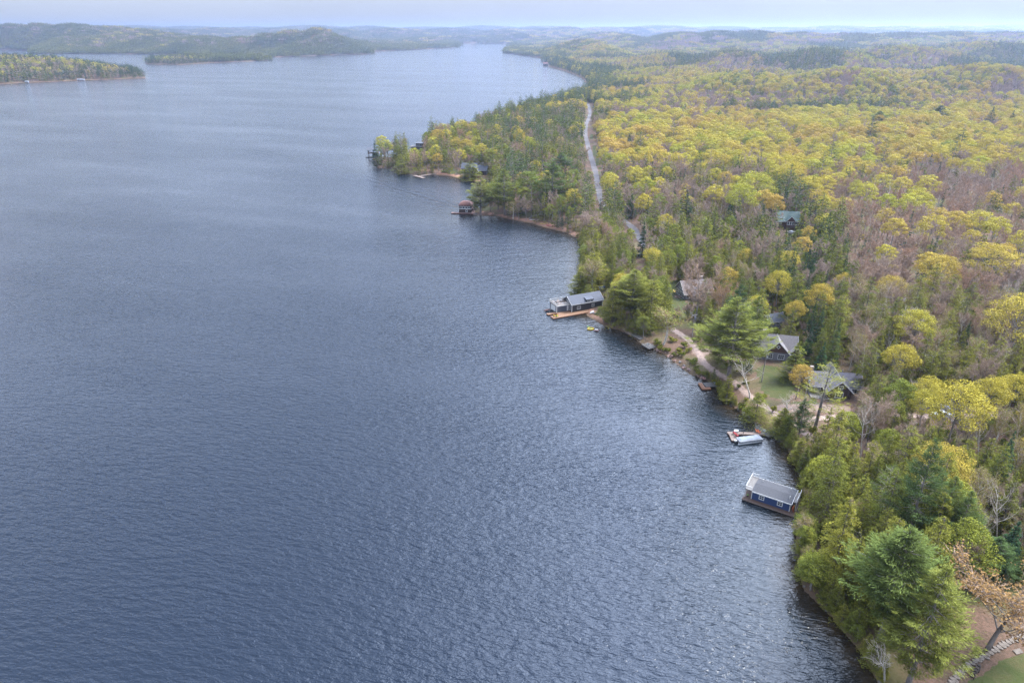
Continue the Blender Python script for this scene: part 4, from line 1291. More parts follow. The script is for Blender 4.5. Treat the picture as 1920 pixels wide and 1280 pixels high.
for i, (u_, v_) in enumerate(((-4.6, 6.6), (-2.2, 6.2))):
    w_ = M3 @ Vector((u_, v_, 3.59))
    c_ = thing('patio_table', ['round black patio table at the lake side of the white-railed roof deck', 'round black patio table nearest the gable on the white-railed roof deck'][i], 'table', w_, rz3)
    MB().tube([(0, 0, .66), (0, 0, .72)], .85, 16).build('table_top', 'black_plastic', c_); MB().tube([(0, 0, .03), (0, 0, .68)], .06, 6).build('leg', 'black_plastic', c_)
    MB().tube([(0, 0, 0), (0, 0, .05)], .35, 10).build('foot', 'black_plastic', c_)
for i, (u_, v_, a_) in enumerate(((-4.7, 4.3, .6), (-5.2, 3.2, .2))):
    w_ = M3 @ Vector((u_, v_, 3.59))
    chair(['dark chair in the middle of the white-railed roof deck', 'dark chair by the front rail of the white-railed roof deck'][i], w_, rz3 + a_, 'black_plastic')
dock('boathouse_dock', 'orange-brown U-shaped dock in front of the black boathouse', (O_[0], O_[1], 0), rz3,
     [(-10.2, 9.5, -2.8, -.2), (-10.4, -6.6, 1.6, 3.2), (-6.5, -.1, -.1, 2.05)], .55, 'fresh_wood', 'orange_wood', 'x')
cv_ = MB(); cv_.hull(3.6, 1.2, .55); c_ = thing('rowboat', 'rust-red rowboat moored behind the black boathouse wing', 'boat', M3 @ Vector((-8.3, 6.6, .12)), rz3 + .1)
cv_.build('hull', 'red_brown_roof', c_, True); MB().box(-.1, .1, -.5, .5, .56, .6).build('seat', 'fresh_wood', c_)
for i, (u_, v_) in enumerate(((-8.9, -1.3), (-7.7, -1.6))):
    w_ = M3 @ Vector((u_, v_, .56))
    chair(['yellow chair at the lake end of the U-shaped dock', 'yellow chair set back from the end of the U-shaped dock'][i], w_, rz3 + 1.9, 'yellow_plastic')
w_ = M3 @ Vector((-8.2, -2.0, .56)); t_ = thing('side_table', 'small green table between the two yellow dock chairs', 'table', w_, 0)
MB().box(-.3, .3, -.3, .3, .38, .43).build('table_top', 'green_plastic', t_)
for sx in (-.24, .24):
    for sy in (-.24, .24): MB().box(sx - .03, sx + .03, sy - .03, sy + .03, 0, .38).build('leg', 'green_plastic', t_)
w_ = gp(1110, 586); kayak('upturned white rowboat beside the black boathouse', (w_.x, w_.y, w_.z + .55), rz3 + .5, 'white_paint', 3.2, 1.1, 'rowboat', 'boat', R(180))
w_ = gp(1117, 589); kayak('dark canoe lying on the beach beside the black boathouse', (w_.x, w_.y, w_.z + .02), rz3 - .9, 'slate_roof', 4.6, .9, 'canoe', 'canoe')
w_ = at(1107.5, 617, 0)
t_ = thing('inflatable_raft', 'yellow inflatable raft floating by the small beach', 'raft', (w_[0], w_[1], .0), .3)
ring = [(1.25 * math.cos(a), .95 * math.sin(a), .22) for a in np.linspace(0, 2 * math.pi, 17)]
MB().tube(ring, .28, 8).build('tube', 'yellow_plastic', t_, True); MB().box(-1.0, 1.0, -.7, .7, .1, .16).build('floor', 'green_plastic', t_)
w_ = at(1118, 620.5, 0)
t_ = thing('pedal_boat', 'pink and white pedal boat beside the yellow raft', 'boat', (w_[0], w_[1], 0), -.1)
MB().hull(2.3, .75, .45).build('hull', 'pink_plastic', t_, True)
for sx in (-.25, .3): MB().box(sx - .2, sx + .2, -.32, .32, .46, .75).build('seat', 'white_paint', t_)
kayak('green kayak afloat left of the yellow raft', (at(1104.5, 614, 0)[0], at(1104.5, 614, 0)[1], -.08), 2.2, 'green_plastic', 2.6, .7)
CLEAR += [(O_[0] + 7, O_[1] + 6, 10), (O_[0] - 4, O_[1] + 2, 10), (O_[0] + 15, O_[1] - 3, 5)]
CLEARVIEW.append((1030, 545, 1124, 604, O_[1] - 3)); CLEARVIEW.append((1100, 585, 1130, 612, O_[1] - 12))
w_ = gp(1127, 541); t_ = thing('tarp_pile', 'wood pile under a deep blue tarp behind the black boathouse', 'tarp', w_, .4)
mb = MB(); mb.prism([(-1.2, -.1), (1.2, -.1), (1.1, .9), (.3, 1.25), (-.4, 1.2), (-1.1, .8)], 'x', -1.6, 1.6); mb.build('tarp', 'blue_tarp', t_)
MB().box(-1.75, -1.61, -.9, .9, 0, .7).build('log_end', 'fresh_wood', t_)
CLEAR.append((w_.x, w_.y, 3)); CLEARVIEW.append((1120, 528, 1134, 544, w_.y - 1))

# ------------------------------------------------------------------ small docks along the bank
def bank_dock(name, label, pa, pb, width, z, m_, rim, along='y', side=1):
    a = at(*pa, z); b_ = at(*pb, z); L = math.hypot(b_[0] - a[0], b_[1] - a[1])
    return dock(name, label, (a[0], a[1], 0), frame(a, b_), [(0, L, *( (0, width) if side > 0 else (-width, 0)))], z, m_, rim, along), a, L
bank_dock('shore_dock', 'brown plank dock lying along the bank, farthest of the three', (1166, 617), (1183, 629), 2.0, .6, 'pale_wood', 'brown_wood', 'x')
bank_dock('shore_dock', 'grey plank dock lying along the bank, middle of the three', (1182, 627), (1200, 636.5), 2.4, .7, 'weathered_wood', 'dark_wood', 'x')
d3, a3, L3 = bank_dock('shore_dock', 'dark weathered square dock at the bank, nearest of the three', (1202, 645), (1217, 654), 3.6, .6, 'weathered_wood', 'dark_wood', 'x')
w_ = at(1218, 645, .62); t_ = thing('dock_box', 'white box on the nearest of the three bank docks', 'box', (w_[0] - .6, w_[1] - .5, .62), .4)
MB().box(-.4, .4, -.3, .3, 0, .6).build('bin', 'white_paint', t_); MB().box(-.44, .44, -.34, .34, .605, .66).build('lid', 'weathered_wood', t_)
a = at(1309, 717, .55); b_ = at(1317, 729, .55); c_ = at(1333, 728.5, .55)
rzo = frame(b_, c_); Lo = math.hypot(c_[0] - b_[0], c_[1] - b_[1])
od = dock('corner_dock', 'orange L-shaped plank dock at the bank below the big pine', (b_[0], b_[1], 0), rzo, [(0, Lo, 0, 1.1), (0, 1.2, 1.15, 4.4)], .55, 'orange_wood', 'orange_wood', 'x')
w_ = Matrix.Translation((b_[0], b_[1], 0)) @ Matrix.Rotation(rzo, 4, 'Z') @ Vector((1.6, 1.4, .0))
t_ = thing('boat_lift', 'pale grey slatted platform inside the orange dock', 'platform', w_, rzo)
for i in range(7):
    MB().box(.1, 4.6, i * .43, i * .43 + .36, .5, .6).build('plank', 'weathered_wood', t_)
for sx in (.3, 4.4):
    for sy in (.2, 2.8): MB().tube([(sx, sy, -1.5), (sx, sy, .49)], .08).build('post', 'dark_wood', t_)
MB().slab([(3.0, .3, 1.5), (4.9, .3, 1.1), (4.9, 2.6, 1.1), (3.0, 2.6, 1.5)], .06).build('ramp', 'boat_cover', t_)
for sx, sy, hz_ in ((3.1, .4, 1.43), (3.1, 2.5, 1.43), (4.8, .4, 1.05), (4.8, 2.5, 1.05)):
    MB().box(sx - .04, sx + .04, sy - .04, sy + .04, .61, hz_ - .03).build('strut', 'weathered_wood', t_)
chair('pinkish chair at the bank end of the orange dock', (at(1321, 711, .62)[0], at(1321, 711, .62)[1], .56), 1.0, 'pink_plastic')
CLEARVIEW += [(1160, 610, 1224, 655, 225), (1305, 706, 1342, 732, 175)]
mark('orange dock', a)

# ------------------------------------------------------------------ brown-gabled cottage
w_ = gp(1452, 672); zc = w_.z
h1 = thing('cottage', 'cottage with pale grey roof, brown front gable and stone chimney', 'cottage', (w_.x, w_.y, zc), R(-14))
mark('brown-gabled cottage', w_)
MB().box(-7.2, 7.2, -1.5, 9.5, -1.5, 0.02).build('foundation', 'grey_granite', h1)
gable(h1, -7, 7, 1.2, 9, 0, 2.9, 4.2, 'x', .6, 'grey_siding', 'pale_shingle', 'white_paint')
gable(h1, -3.3, 4.3, -1.2, 5.2, 0, 3.0, 4.0, 'y', .6, 'grey_siding', 'pale_shingle', 'white_paint', gable_mat='brown_siding')
gable(h1, 4.5, 8.4, -.2, 2.9, 0, 2.6, 1.7, 'y', .4, 'grey_siding', 'pale_shingle', 'white_paint', gable_mat='brown_siding')
f = MB(); f.prism([(0, 4.35), (.75, 5.1), (0, 5.85), (-.75, 5.1)], 'y', -1.29, -1.24)
f.v = [(x + .5, y, z) for x, y, z in f.v]; fo = f.build('diamond_window', 'white_paint', h1)
f = MB(); f.prism([(0, 4.65), (.45, 5.1), (0, 5.55), (-.45, 5.1)], 'y', -1.31, -1.294); f.v = [(x + .5, y, z) for x, y, z in f.v]; f.build('pane', 'dark_glass', fo)
window(h1, '-y', (-1.7, -1.2, 1.4), 1.3, 1.6); window(h1, '-y', (1.9, -1.2, 1.4), 1.9, 1.6, 3, 2); window(h1, '-y', (6.4, -.2, 1.4), 1.6, 1.5, 3, 2); window(h1, '-y', (-5.2, 1.2, 1.5), 1.6, 1.3)
MB().box(-4.7, -2.7, 6.0, 7.4, 0, 8.1).build('chimney', 'stone_chimney', h1)
MB().tube([(-3.4, 6.7, 8.1), (-3.4, 6.7, 8.8)], .18, 8).build('chimney_pot', 'aluminium', h1)
CLEAR.append((w_.x, w_.y + 4, 9.8)); CLEARVIEW.append((1420, 606, 1488, 664, w_.y - 3))
w_ = gp(1449, 616); t_ = thing('garage', 'small grey-roofed garage behind the stone chimney', 'garage', (w_.x + 1, w_.y + 4, gz(w_.x + 1, w_.y + 4)), R(20))
gable(t_, -4, 4, -3, 3, 0, 2.6, 1.9, 'x', .4, 'grey_siding', 'slate_roof', 'white_paint'); window(t_, '-y', (0, -3, 1.4), 1.2, 1)
CLEAR.append((w_.x + 1, w_.y + 4, 7)); CLEARVIEW.append((1437, 596, 1460, 612, w_.y))

# ------------------------------------------------------------------ L-shaped cottage
w_ = gp(1566, 742); zc = w_.z
h2 = thing('cottage', 'L-shaped cottage with wide violet-grey roof and white-edged front gable', 'cottage', (w_.x, w_.y, zc), R(-8))
mark('L-shaped cottage', w_)
MB().box(-8.0, 8.0, -2.2, 9.2, -1.5, 0.02).build('foundation', 'grey_granite', h2)
gable(h2, -7.5, 8, 1.5, 9, 0, 2.8, 3.0, 'x', .6, 'dark_brown_siding', 'violet_shingle', 'white_paint')
gable(h2, -3.2, 4.0, -2.0, 5.2, 0, 2.8, 3.4, 'y', .6, 'dark_brown_siding', 'violet_shingle', 'white_paint')
gable(h2, -1.6, 2.2, 4.5, 10.5, .0, 4.4, 2.4, 'y', .4, 'dark_brown_siding', 'violet_shingle', 'white_paint')
window(h2, '-y', (.4, -2.0, 1.4), 2.2, 1.7, 3, 2); window(h2, '-y', (-5.4, 1.5, 1.5), 1.6, 1.3); window(h2, '-y', (6.0, 1.5, 1.4), 1.6, 1.3); window(h2, '-y', (.4, -2.0, 4.1), 1.2, 1.0)
MB().box(-7.4, -6.3, 5.6, 6.6, 0, 7.2).build('chimney', 'stone_chimney', h2); MB().tube([(2.9, 6.2, 5.2), (2.9, 6.2, 6.6)], .14, 8).build('vent_pipe', 'wire_metal', h2)
CLEAR.append((w_.x, w_.y + 4, 9.8)); CLEARVIEW.append((1531, 672, 1610, 732, w_.y - 3))

# ------------------------------------------------------------------ pink-roofed cottage with its yellow chairs
w_ = gp(1283, 562); zc = w_.z
h3 = thing('cottage', 'cottage with pinkish-grey roof, gable of tall white windows facing the lake', 'cottage', (w_.x, w_.y, zc), R(12))
mark('pink-roofed cottage', w_)
gable(h3, 0, 13, 0, 9, 0, 2.8, 4.2, 'x', .6, 'grey_siding', 'pink_shingle', 'white_paint')
for y_ in (1.6, 3.6, 5.6, 7.4): window(h3, '-x', (0, y_, 1.5), 1.4, 2.0, 2, 2)
window(h3, '-x', (0, 3.7, 4.4), 1.3, 1.4, 2, 1); window(h3, '-x', (0, 5.4, 4.4), 1.3, 1.4, 2, 1)
gable(h3, 3.2, 8.2, -2.6, 3.5, 0, 2.7, 2.2, 'y', .5, 'grey_siding', 'pink_shingle', 'white_paint'); window(h3, '-y', (5.7, -2.6, 1.4), 1.8, 1.5, 3, 2); window(h3, '-y', (1.6, 0, 1.5), 1.5, 1.7, 2, 2)
MB().box(9.5, 10.7, 5.6, 6.8, 2.5, 8.0).build('chimney', 'stone_chimney', h3)
CLEAR.append((w_.x + 6, w_.y + 5, 9.5)); CLEARVIEW.append((1262, 518, 1300, 562, w_.y - 3))
for i, (px, py) in enumerate(((1265.5, 548.5), (1271.5, 549.5), (1274.5, 547.5))):
    q = gp(px, py); c_ = chair(['yellow garden chair on the lawn, farthest from the pink-roofed cottage', 'yellow garden chair in the middle of the three on the lawn', 'yellow garden chair on the lawn, against the pink-roofed cottage'][i], (q.x, q.y, gz(q.x, q.y)), 1.2 + i, 'yellow_plastic')
    c_.scale = (1.35, 1.35, 1.35)
q = gp(1271, 557); t_ = thing('fire_pit', 'round stone fire pit on the lawn by the yellow garden chairs', 'fire pit', (q.x, q.y, gz(q.x, q.y)))
for i in range(12):
    a_ = i * math.pi / 6; MB().box(-.28, .28, -.2, .2, 0, .38 + .04 * (i % 3)).build('stone', 'pink_granite', t_)
    o_ = t_.children[-1]; o_.location = (1.25 * math.cos(a_), 1.25 * math.sin(a_), -.03); o_.rotation_euler = (0, 0, a_ + math.pi / 2)

# ------------------------------------------------------------------ green-roofed house
w_ = gp(1476, 430); zc = w_.z
h4 = thing('house', 'brown hillside house with green roof, white-edged gable and two skylights', 'house', (w_.x, w_.y, zc), R(-6))
mark('green-roofed house', w_)
gable(h4, -6.5, 6.5, 2.2, 10.5, 0, 4.6, 4.3, 'x', .7, 'brown_siding', 'green_roof', 'white_paint')
gable(h4, -1.2, 3.6, -.4, 6, 0, 5.0, 2.5, 'y', .5, 'brown_siding', 'green_roof', 'white_paint')
for x_ in (-.1, 1.2, 2.5): window(h4, '-y', (x_, -.4, 3.6), .95, 1.7, 1, 2, cas=.16)
window(h4, '-y', (5.0, 2.2, 3.2), 1.1, 1.4); window(h4, '-y', (-4, 2.2, 3.2), 1.4, 1.3)
for x_ in (-3.6, -1.9): MB().slab([(x_ - .4, 3.3, 5.95), (x_ + .4, 3.3, 5.95), (x_ + .4, 4.5, 7.19), (x_ - .4, 4.5, 7.19)], .1).build('skylight', 'white_paint', h4)
MB().box(5.4, 6.3, 8.6, 9.5, 4, 10.6).build('chimney', 'pink_granite', h4)
MB().box(3.7, 8.6, -1.4, 2.1, 2.3, 2.5).build('deck', 'weathered_wood', h4); railing(h4, [(3.8, -1.3), (8.5, -1.3), (8.5, 2.0)], 2.5, 1.0, 'boat_cover')
for x_ in (4.0, 8.4): MB().box(x_ - .1, x_ + .1, -1.3, -1.1, -1.0, 2.3).build('deck_post', 'weathered_wood', h4)
CLEAR.append((w_.x, w_.y + 5, 8.5)); CLEARVIEW.append((1460, 389, 1492, 424, w_.y - 3))
q = gp(1483, 438); car('white car parked below the green-roofed house', (q.x, q.y, gz(q.x, q.y)), R(115), 'car_white', 4.9, 1.95, 1.6); CLEAR.append((q.x, q.y, 3)); CLEARVIEW.append((1478, 431, 1489, 438, q.y - 2))
q = gp(1765, 781); zq = gz(q.x, q.y) + .06
car('white pickup truck parked on the gravel driveway under the yellow maple', (q.x, q.y, zq), R(4), 'car_white', 5.7, 2.05, 1.9, 'pickup truck', True); CLEAR.append((q.x, q.y, 4.5)); CLEARVIEW.append((1750, 768, 1786, 778, q.y - 2))
q = gp(1764, 766); car('silver car parked behind the white pickup truck', (q.x, q.y, gz(q.x, q.y)), R(-20), 'car_silver', 4.5, 1.85, 1.55); CLEAR.append((q.x, q.y, 4))

# ------------------------------------------------------------------ round-roofed boathouse and canoe beach
a = at(846, 399.5, .6); b_ = at(889, 400.5, .6); rz5 = frame(a, b_); L5 = math.hypot(b_[0] - a[0], b_[1] - a[1])
dock('boathouse_dock', 'long pinkish dock under the round-roofed boathouse', (a[0], a[1], 0), rz5, [(0, L5, 0, 2.6), (4.6, L5 - .2, 2.65, 10)], .6, 'pink_granite', 'red_brown_roof', 'x')
gz5 = thing('boathouse', 'small dark brown boathouse with red-brown hipped roof and white windows', 'boathouse', (a[0], a[1], .62), rz5)
mark('round-roofed boathouse', a)
s0 = L5 * .33; s1 = L5 * .86
MB().box(s0, s1, 1.6, 9.2, 0, 4.9).build('wall', 'dark_brown_siding', gz5)
rm = MB(); k = 24; rg = []
for z_, f_ in ((4.75, 1.14), (5.5, 1.0), (6.3, .72), (6.9, .38), (7.1, .08)):
    for sx, sy in ((-1, -1), (1, -1), (1, 1), (-1, 1)):
        rm.v.append(((s0 + s1) / 2 + sx * (s1 - s0) / 2 * f_, 5.4 + sy * 3.8 * f_, z_))
for r_ in range(4):
    for j in range(4): rm.f.append((r_ * 4 + j, r_ * 4 + (j + 1) % 4, r_ * 4 + 4 + (j + 1) % 4, r_ * 4 + 4 + j))
rm.f += [(16, 17, 18, 19), (3, 2, 1, 0)]
rm.build('roof', 'red_brown_roof', gz5)
for i in range(4): window(gz5, '-y', (s0 + (s1 - s0) * (.16 + .22 * i), 1.6, 3.4), 1.0, 1.3, 1, 1, cas=.2)
window(gz5, '-y', (s0 + (s1 - s0) * .62, 1.6, 1.2), .9, 1.0, 1, 1, cas=.22)
for y_ in (3, 5.4, 7.8): window(gz5, '-x', (s0, y_, 3.4), 1.1, 1.3, 1, 1, cas=.2)
MB().box(s0 - .12, s1 + .12, 1.45, 1.595, 2.35, 2.6).build('trim_band', 'white_paint', gz5)
fl = MB(); fl.box(s1 + .05, s1 + 1.5, 2, 9, 2.5, 2.65); fl.build('balcony', 'brown_wood', gz5); railing(gz5, [(s1 + 1.45, 2), (s1 + 1.45, 9)], 2.65, 1.0, 'dark_wood')
for y_ in (2.2, 8.8): MB().box(s1 + 1.3, s1 + 1.5, y_ - .1, y_ + .1, 0, 2.5).build('balcony_post', 'dark_wood', gz5)
q = Vector(at(881, 399, .6)); chair('orange chair on the dock by the round-roofed boathouse', (q.x, q.y + 1, .62), 1.5, 'orange_plastic')
CLEAR.append((a[0] + 8, a[1] + 5, 10)); CLEARVIEW.append((842, 372, 888, 404, a[1] - 3))
for px, py, m_, lab, rz_, L_ in ((1031, 423.5, 'red_plastic', 'red canoe pulled up on the beach below the road', -.25, 5.5), (1036, 425, 'pink_plastic', 'pale pink canoe just right of the red canoe on the beach', -.3, 5.0),
     (1018, 420, 'yellow_plastic', 'yellow kayak on the beach left of the red canoe', -.2, 3.8), (998, 412.5, 'white_paint', 'white boat on the beach left of the kayaks', .1, 4.2)):
    q = gp(px, py); kayak(lab, (q.x, q.y, gz(q.x, q.y) + .02), rz_, m_, L_, 1.1 if m_ != 'white_paint' else 1.5, 'canoe' if 'canoe' in lab else ('rowboat' if 'boat' in lab else 'kayak'), 'canoe' if 'canoe' in lab else ('boat' if 'boat' in lab else 'kayak'))
for i, (px, py, rz_, L_) in enumerate(((1003, 405.5, .5, 6), (1010, 404, .2, 5), (1015, 414, -.6, 6), (996, 408, .9, 4))):
    q = gp(px, py); t_ = thing('driftwood_log', ['bleached log lying uphill on the canoe beach', 'shorter bleached log by the trees of the canoe beach', 'bleached log near the yellow kayak', 'bleached log beside the white boat on the beach'][i], 'log', (q.x, q.y, gz(q.x, q.y) + .2), rz_)
    MB().tube([(-L_/2, 0, 0), (0, .1, .05), (L_/2, -.1, .1)], [.22, .18, .1], 7).build('log', 'driftwood', t_, True); MB().tube([(.3, 0, .05), (1.0, .5, .7)], [.09, .04], 5).build('limb', 'driftwood', t_, True)
CLEARVIEW.append((948, 404, 1048, 434, 385))

# ------------------------------------------------------------------ houses on the wooded point
w_ = gp(884, 327); t_ = thing('house', 'dark timber house with two slate-blue gable roofs on the wooded point', 'house', w_, R(-10)); mark('dark house on the point', w_)
gable(t_, -9, 3, 3, 12, 0, 4.2, 3.6, 'x', .7, 'dark_brown_siding', 'slate_roof', 'dark_wood'); gable(t_, 2, 13, -2, 6, 0, 3.8, 3.4, 'x', .7, 'dark_brown_siding', 'slate_roof', 'dark_wood')
gable(t_, 1.5, 6.5, -4, 2.5, 0, 3.8, 3.0, 'y', .6, 'dark_brown_siding', 'slate_roof', 'white_paint'); window(t_, '-y', (4, -4, 2.0), 2.6, 2.2, 2, 2); window(t_, '-y', (-4, 3, 2.2), 2.4, 1.6, 3, 1); window(t_, '-x', (-9, 7.5, 2.2), 2.4, 1.6, 3, 1)
MB().box(0, 8, -7.5, -4.1, .2, .45).build('deck', 'pale_wood', t_); MB().box(8.5, 9.6, 1.4, 2.5, 4, 9.5).build('chimney', 'grey_granite', t_)
CLEAR.append((w_.x, w_.y + 4, 13)); CLEARVIEW.append((866, 290, 912, 325, w_.y - 4))
w_ = gp(781, 282); t_ = thing('lodge', 'dark flat-roofed lodge with upper terrace deep in the wooded point', 'lodge', w_, R(-8)); mark('dark lodge on the point', w_)
MB().box(-6, 6, 0, 9, 0, 3.2).build('wall', 'dark_brown_siding', t_); MB().box(-1, 6, 2, 9, 3.22, 6.4).build('upper_wall', 'dark_brown_siding', t_)
MB().box(-6.8, 6.8, -.8, 9.6, 3.2, 3.5).build('terrace', 'weathered_wood', t_); MB().box(-1.8, 6.8, 1, 9.8, 6.42, 6.75).build('roof', 'slate_roof', t_)
railing(t_, [(-6.7, -.7), (6.7, -.7)], 3.5, 1.0, 'boat_cover', .4)
for x_ in (-3.5, 0, 3.5): window(t_, '-y', (x_, 0, 1.6), 2.2, 2.0, 2, 1, 'black_plastic')
for x_ in (1, 4): window(t_, '-y', (x_, 2, 5.0), 2.0, 1.8, 2, 1, 'white_paint')
CLEAR.append((w_.x, w_.y + 4, 10)); CLEARVIEW.append((770, 254, 793, 276, w_.y - 3))
w_ = at(700, 294.5, .6); t_ = thing('boathouse', 'open two-storey boathouse on posts at the tip of the wooded point', 'boathouse', (w_[0], w_[1], .6), R(5)); mark('far two-storey boathouse', w_)
for x_ in (-4.5, 0, 4.5):
    for y_ in (0, 7): MB().box(x_ - .18, x_ + .18, y_ - .18, y_ + .18, -1.8, 6.4).build('post', 'dark_wood', t_)
MB().box(-4.9, 4.9, -.3, 7.3, 3.1, 3.4).build('upper_floor', 'brown_wood', t_); railing(t_, [(-4.8, 7.2), (-4.8, -.2), (4.8, -.2)], 3.4, 1.0, 'dark_wood', .4)
MB().box(-1, 4.6, 2.4, 7.0, 0, 3.1).build('wall', 'dark_brown_siding', t_)
rf = MB(); rf.slab([(-6, -1.4, 6.4), (6, -1.4, 6.4), (5, 3.5, 8.6), (-5, 3.5, 8.6)], .25); rf.slab([(6, 8.4, 6.4), (-6, 8.4, 6.4), (-5, 3.5, 8.6), (5, 3.5, 8.6)], .25); rf.build('roof', 'slate_roof', t_)
dock('boathouse_dock', 'flat dock under the open two-storey boathouse', (w_[0] - 7, w_[1] - 1.5, 0), R(5), [(0, 13, 0, 3)], .6, 'weathered_wood', 'dark_wood', 'x')
CLEAR.append((w_[0], w_[1] + 4, 9)); CLEARVIEW.append((690, 272, 708, 298, w_[1] - 3))
a = at(815, 325.5, .6); b_ = at(786, 330, .6); L_ = math.hypot(b_[0] - a[0], b_[1] - a[1])
dock('long_dock', 'long pale dock with a T-shaped end off the orange beach', (a[0], a[1], 0), frame(a, b_), [(0, L_, -1, 1), (L_ + .05, L_ + 3, -5, 9)], .6, 'pale_wood', 'pale_wood', 'y')
CLEARVIEW.append((780, 320, 862, 334, 535))
kayak('small white motorboat moored off the front of the wooded point', (*at(754, 325, 0)[:2], -.1), .3, 'white_paint', 5.5, 1.8, 'motorboat', 'boat')

# ------------------------------------------------------------------ far cottages across the water
def far_house(name, label, cat, p, rz_, L, W, hw_, hr, wall, roof):
    t_ = thing(name, label, cat, p, rz_)
    gable(t_, -L/2, L/2, 0, W, 0, hw_, hr, 'x', .6, wall, roof, 'white_paint')
    for x_ in (-L * .25, L * .25): window(t_, '-y', (x_, 0, hw_ * .5), 2.2, 1.6, 2, 1)
    CLEAR.append((p[0], p[1] + W / 2, L * .5))
    return t_
q = gp(112, 146.5); far_house('cottage', 'grey-white cottage among the trees of the left island', 'cottage', q, .1, 18, 10, 5, 4, 'boat_cover', 'weathered_wood')
q = at(151, 151.3, .5); far_house('boathouse', 'low white boathouse on the shore of the left island', 'boathouse', q, .0, 15, 6, 2.2, 1.2, 'boat_cover', 'boat_cover'); CLEARVIEW.append((143, 146, 160, 153, q[1] - 3))
q = at(50, 155.5, .5); far_house('boathouse', 'tiny white boathouse at the left end of the left island shore', 'boathouse', q, .1, 6, 5, 2.5, 1.5, 'boat_cover', 'boat_cover'); CLEARVIEW.append((46, 150, 56, 157, q[1] - 3))
q = at(499, 106, .5); far_house('boathouse', 'white boathouse on the far point beyond the small island', 'boathouse', q, .3, 14, 10, 6, 4, 'boat_cover', 'boat_cover'); CLEARVIEW.append((494, 98, 505, 108, q[1] - 5))
q = at(1023, 123.5, .5); far_house('boathouse', 'lone dark boathouse on the far shore right of the open lake', 'boathouse', q, .1, 15, 10, 6, 4, 'dark_brown_siding', 'red_brown_roof'); CLEARVIEW.append((1017, 116, 1029, 126, q[1] - 5))

# ------------------------------------------------------------------ utility poles and lines
def pole(label, px, py, h, rz_, base=None):
    q = gp(px, py); z = gz(q.x, q.y)
    t_ = thing('utility_pole', label, 'utility pole', (q.x, q.y, z), rz_, 'utility poles along the gravel lane')
    MB().tube([(0, 0, -.8), (0, 0, h)], [.19, .13], 8).build('pole', 'pole_wood', t_)
    MB().box(-1.25, 1.25, -.07, .07, h - .75, h - .6).build('crossarm', 'pole_wood', t_)
    tops = []
    for x_ in (-1.15, -.45, 1.15):
        MB().tube([(x_, 0, h - .6), (x_, 0, h - .3)], [.07, .05], 6).build('insulator', 'aluminium', t_)
        tops.append(Vector((q.x + x_ * math.cos(rz_), q.y + x_ * math.sin(rz_), z + h - .3)))
    MB().tube([(.28, -.25, h - 2.2), (.28, -.25, h - 1.3)], .22, 10).build('transformer', 'boat_cover', t_)
    return tops
T1 = pole('utility pole in the open beside the gravel lane', 1297, 637, 10.8, R(25)); CLEARVIEW.append((1288, 590, 1306, 640, T1[0].y - 1))
T2 = pole('utility pole behind the bleached bare tree', 1428, 716, 10.8, R(30)); CLEARVIEW.append((1410, 660, 1430, 690, T2[0].y - 1))
T3 = pole('utility pole at the yard of the L-shaped cottage', 1506, 762, 10.8, R(10)); CLEARVIEW.append((1498, 706, 1512, 722, T3[0].y - 1))
T0 = pole('utility pole among the trees above the small lawn', 1222, 548, 10.8, R(30))
def wires(label, A, B):
    t_ = thing('power_line', label, 'power line', A[0] * .5 + B[0] * .5, 0)
    o = A[0] * .5 + B[0] * .5
    for a, b_ in zip(A, B):
        pts = [tuple(a.lerp(b_, i / 10) - o - Vector((0, 0, 1.0 * 4 * (i / 10) * (1 - i / 10)))) for i in range(11)]
        MB().tube(pts, .028, 4).build('wire', 'wire_metal', t_)
wires('power line sagging from the open pole to the pole behind the bleached tree', T1, T2)
wires('power line crossing the lawn between the two grey cottages', T2, T3)
wires('power line running from the open pole back into the trees', T0, T1)

# ------------------------------------------------------------------ stone steps, lawn edge
ST_PX = [(1776,1290),(1786,1278),(1796,1266),(1806,1255),(1817,1246),(1829,1239),(1842,1232),(1855,1225),(1868,1217),(1882,1208),(1896,1201),(1912,1195),(1930,1190)]
STP = [gp(*p) for p in ST_PX]
sp_ = smooth_path(STP, .9)
st = thing('stone_stairway', 'curving flight of flat stone steps up the bank at the bottom right', 'steps', (STP[0].x, STP[0].y, gz(STP[0].x, STP[0].y)))
stone_meshes = []
for k in range(5):
    mb = MB(); pts = []
    for j in range(7):
        a_ = 2 * math.pi * j / 7 + random.uniform(-.2, .2)
        pts.append((math.cos(a_) * .50 * random.uniform(.85, 1.1), math.sin(a_) * .74 * random.uniform(.85, 1.1), 0))
    mb.slab(pts, .3); o_ = mb.build('stone_step', 'flagstone', st); stone_meshes.append(o_)
for i in range(len(sp_)):
    x, y = sp_[i]; nx_ = sp_[min(i + 1, len(sp_) - 1)] - sp_[max(i - 1, 0)]
    o_ = stone_meshes[i] if i < 5 else stone_meshes[i % 5].copy()
    if i >= 5:
        COL.objects.link(o_); o_.parent = st
    o_.location = (x - STP[0].x, y - STP[0].y, gz(x, y) - gz(STP[0].x, STP[0].y) + .20 + .02 * (i % 3)); o_.rotation_euler = (random.uniform(-.04, .04), random.uniform(-.04, .04), math.atan2(nx_[1], nx_[0]) + random.uniform(-.32, .32))
    o_.scale = (random.uniform(.8, 1.15), random.uniform(.7, 1.25), 1)
q0 = gp(1908, 1221); s2 = thing('stepping_stone', 'flat pale stepping stone set in the lawn edge, right of the steps', 'stone', (q0.x, q0.y, gz(q0.x, q0.y) + .05), .3)
MB().slab([(-.9, -.5, .08), (.8, -.55, .08), (1.0, .45, .08), (-.7, .5, .08)], .25).build('slab', 'flagstone', s2)
q0 = gp(1806, 1262); q1 = gp(1822, 1240)
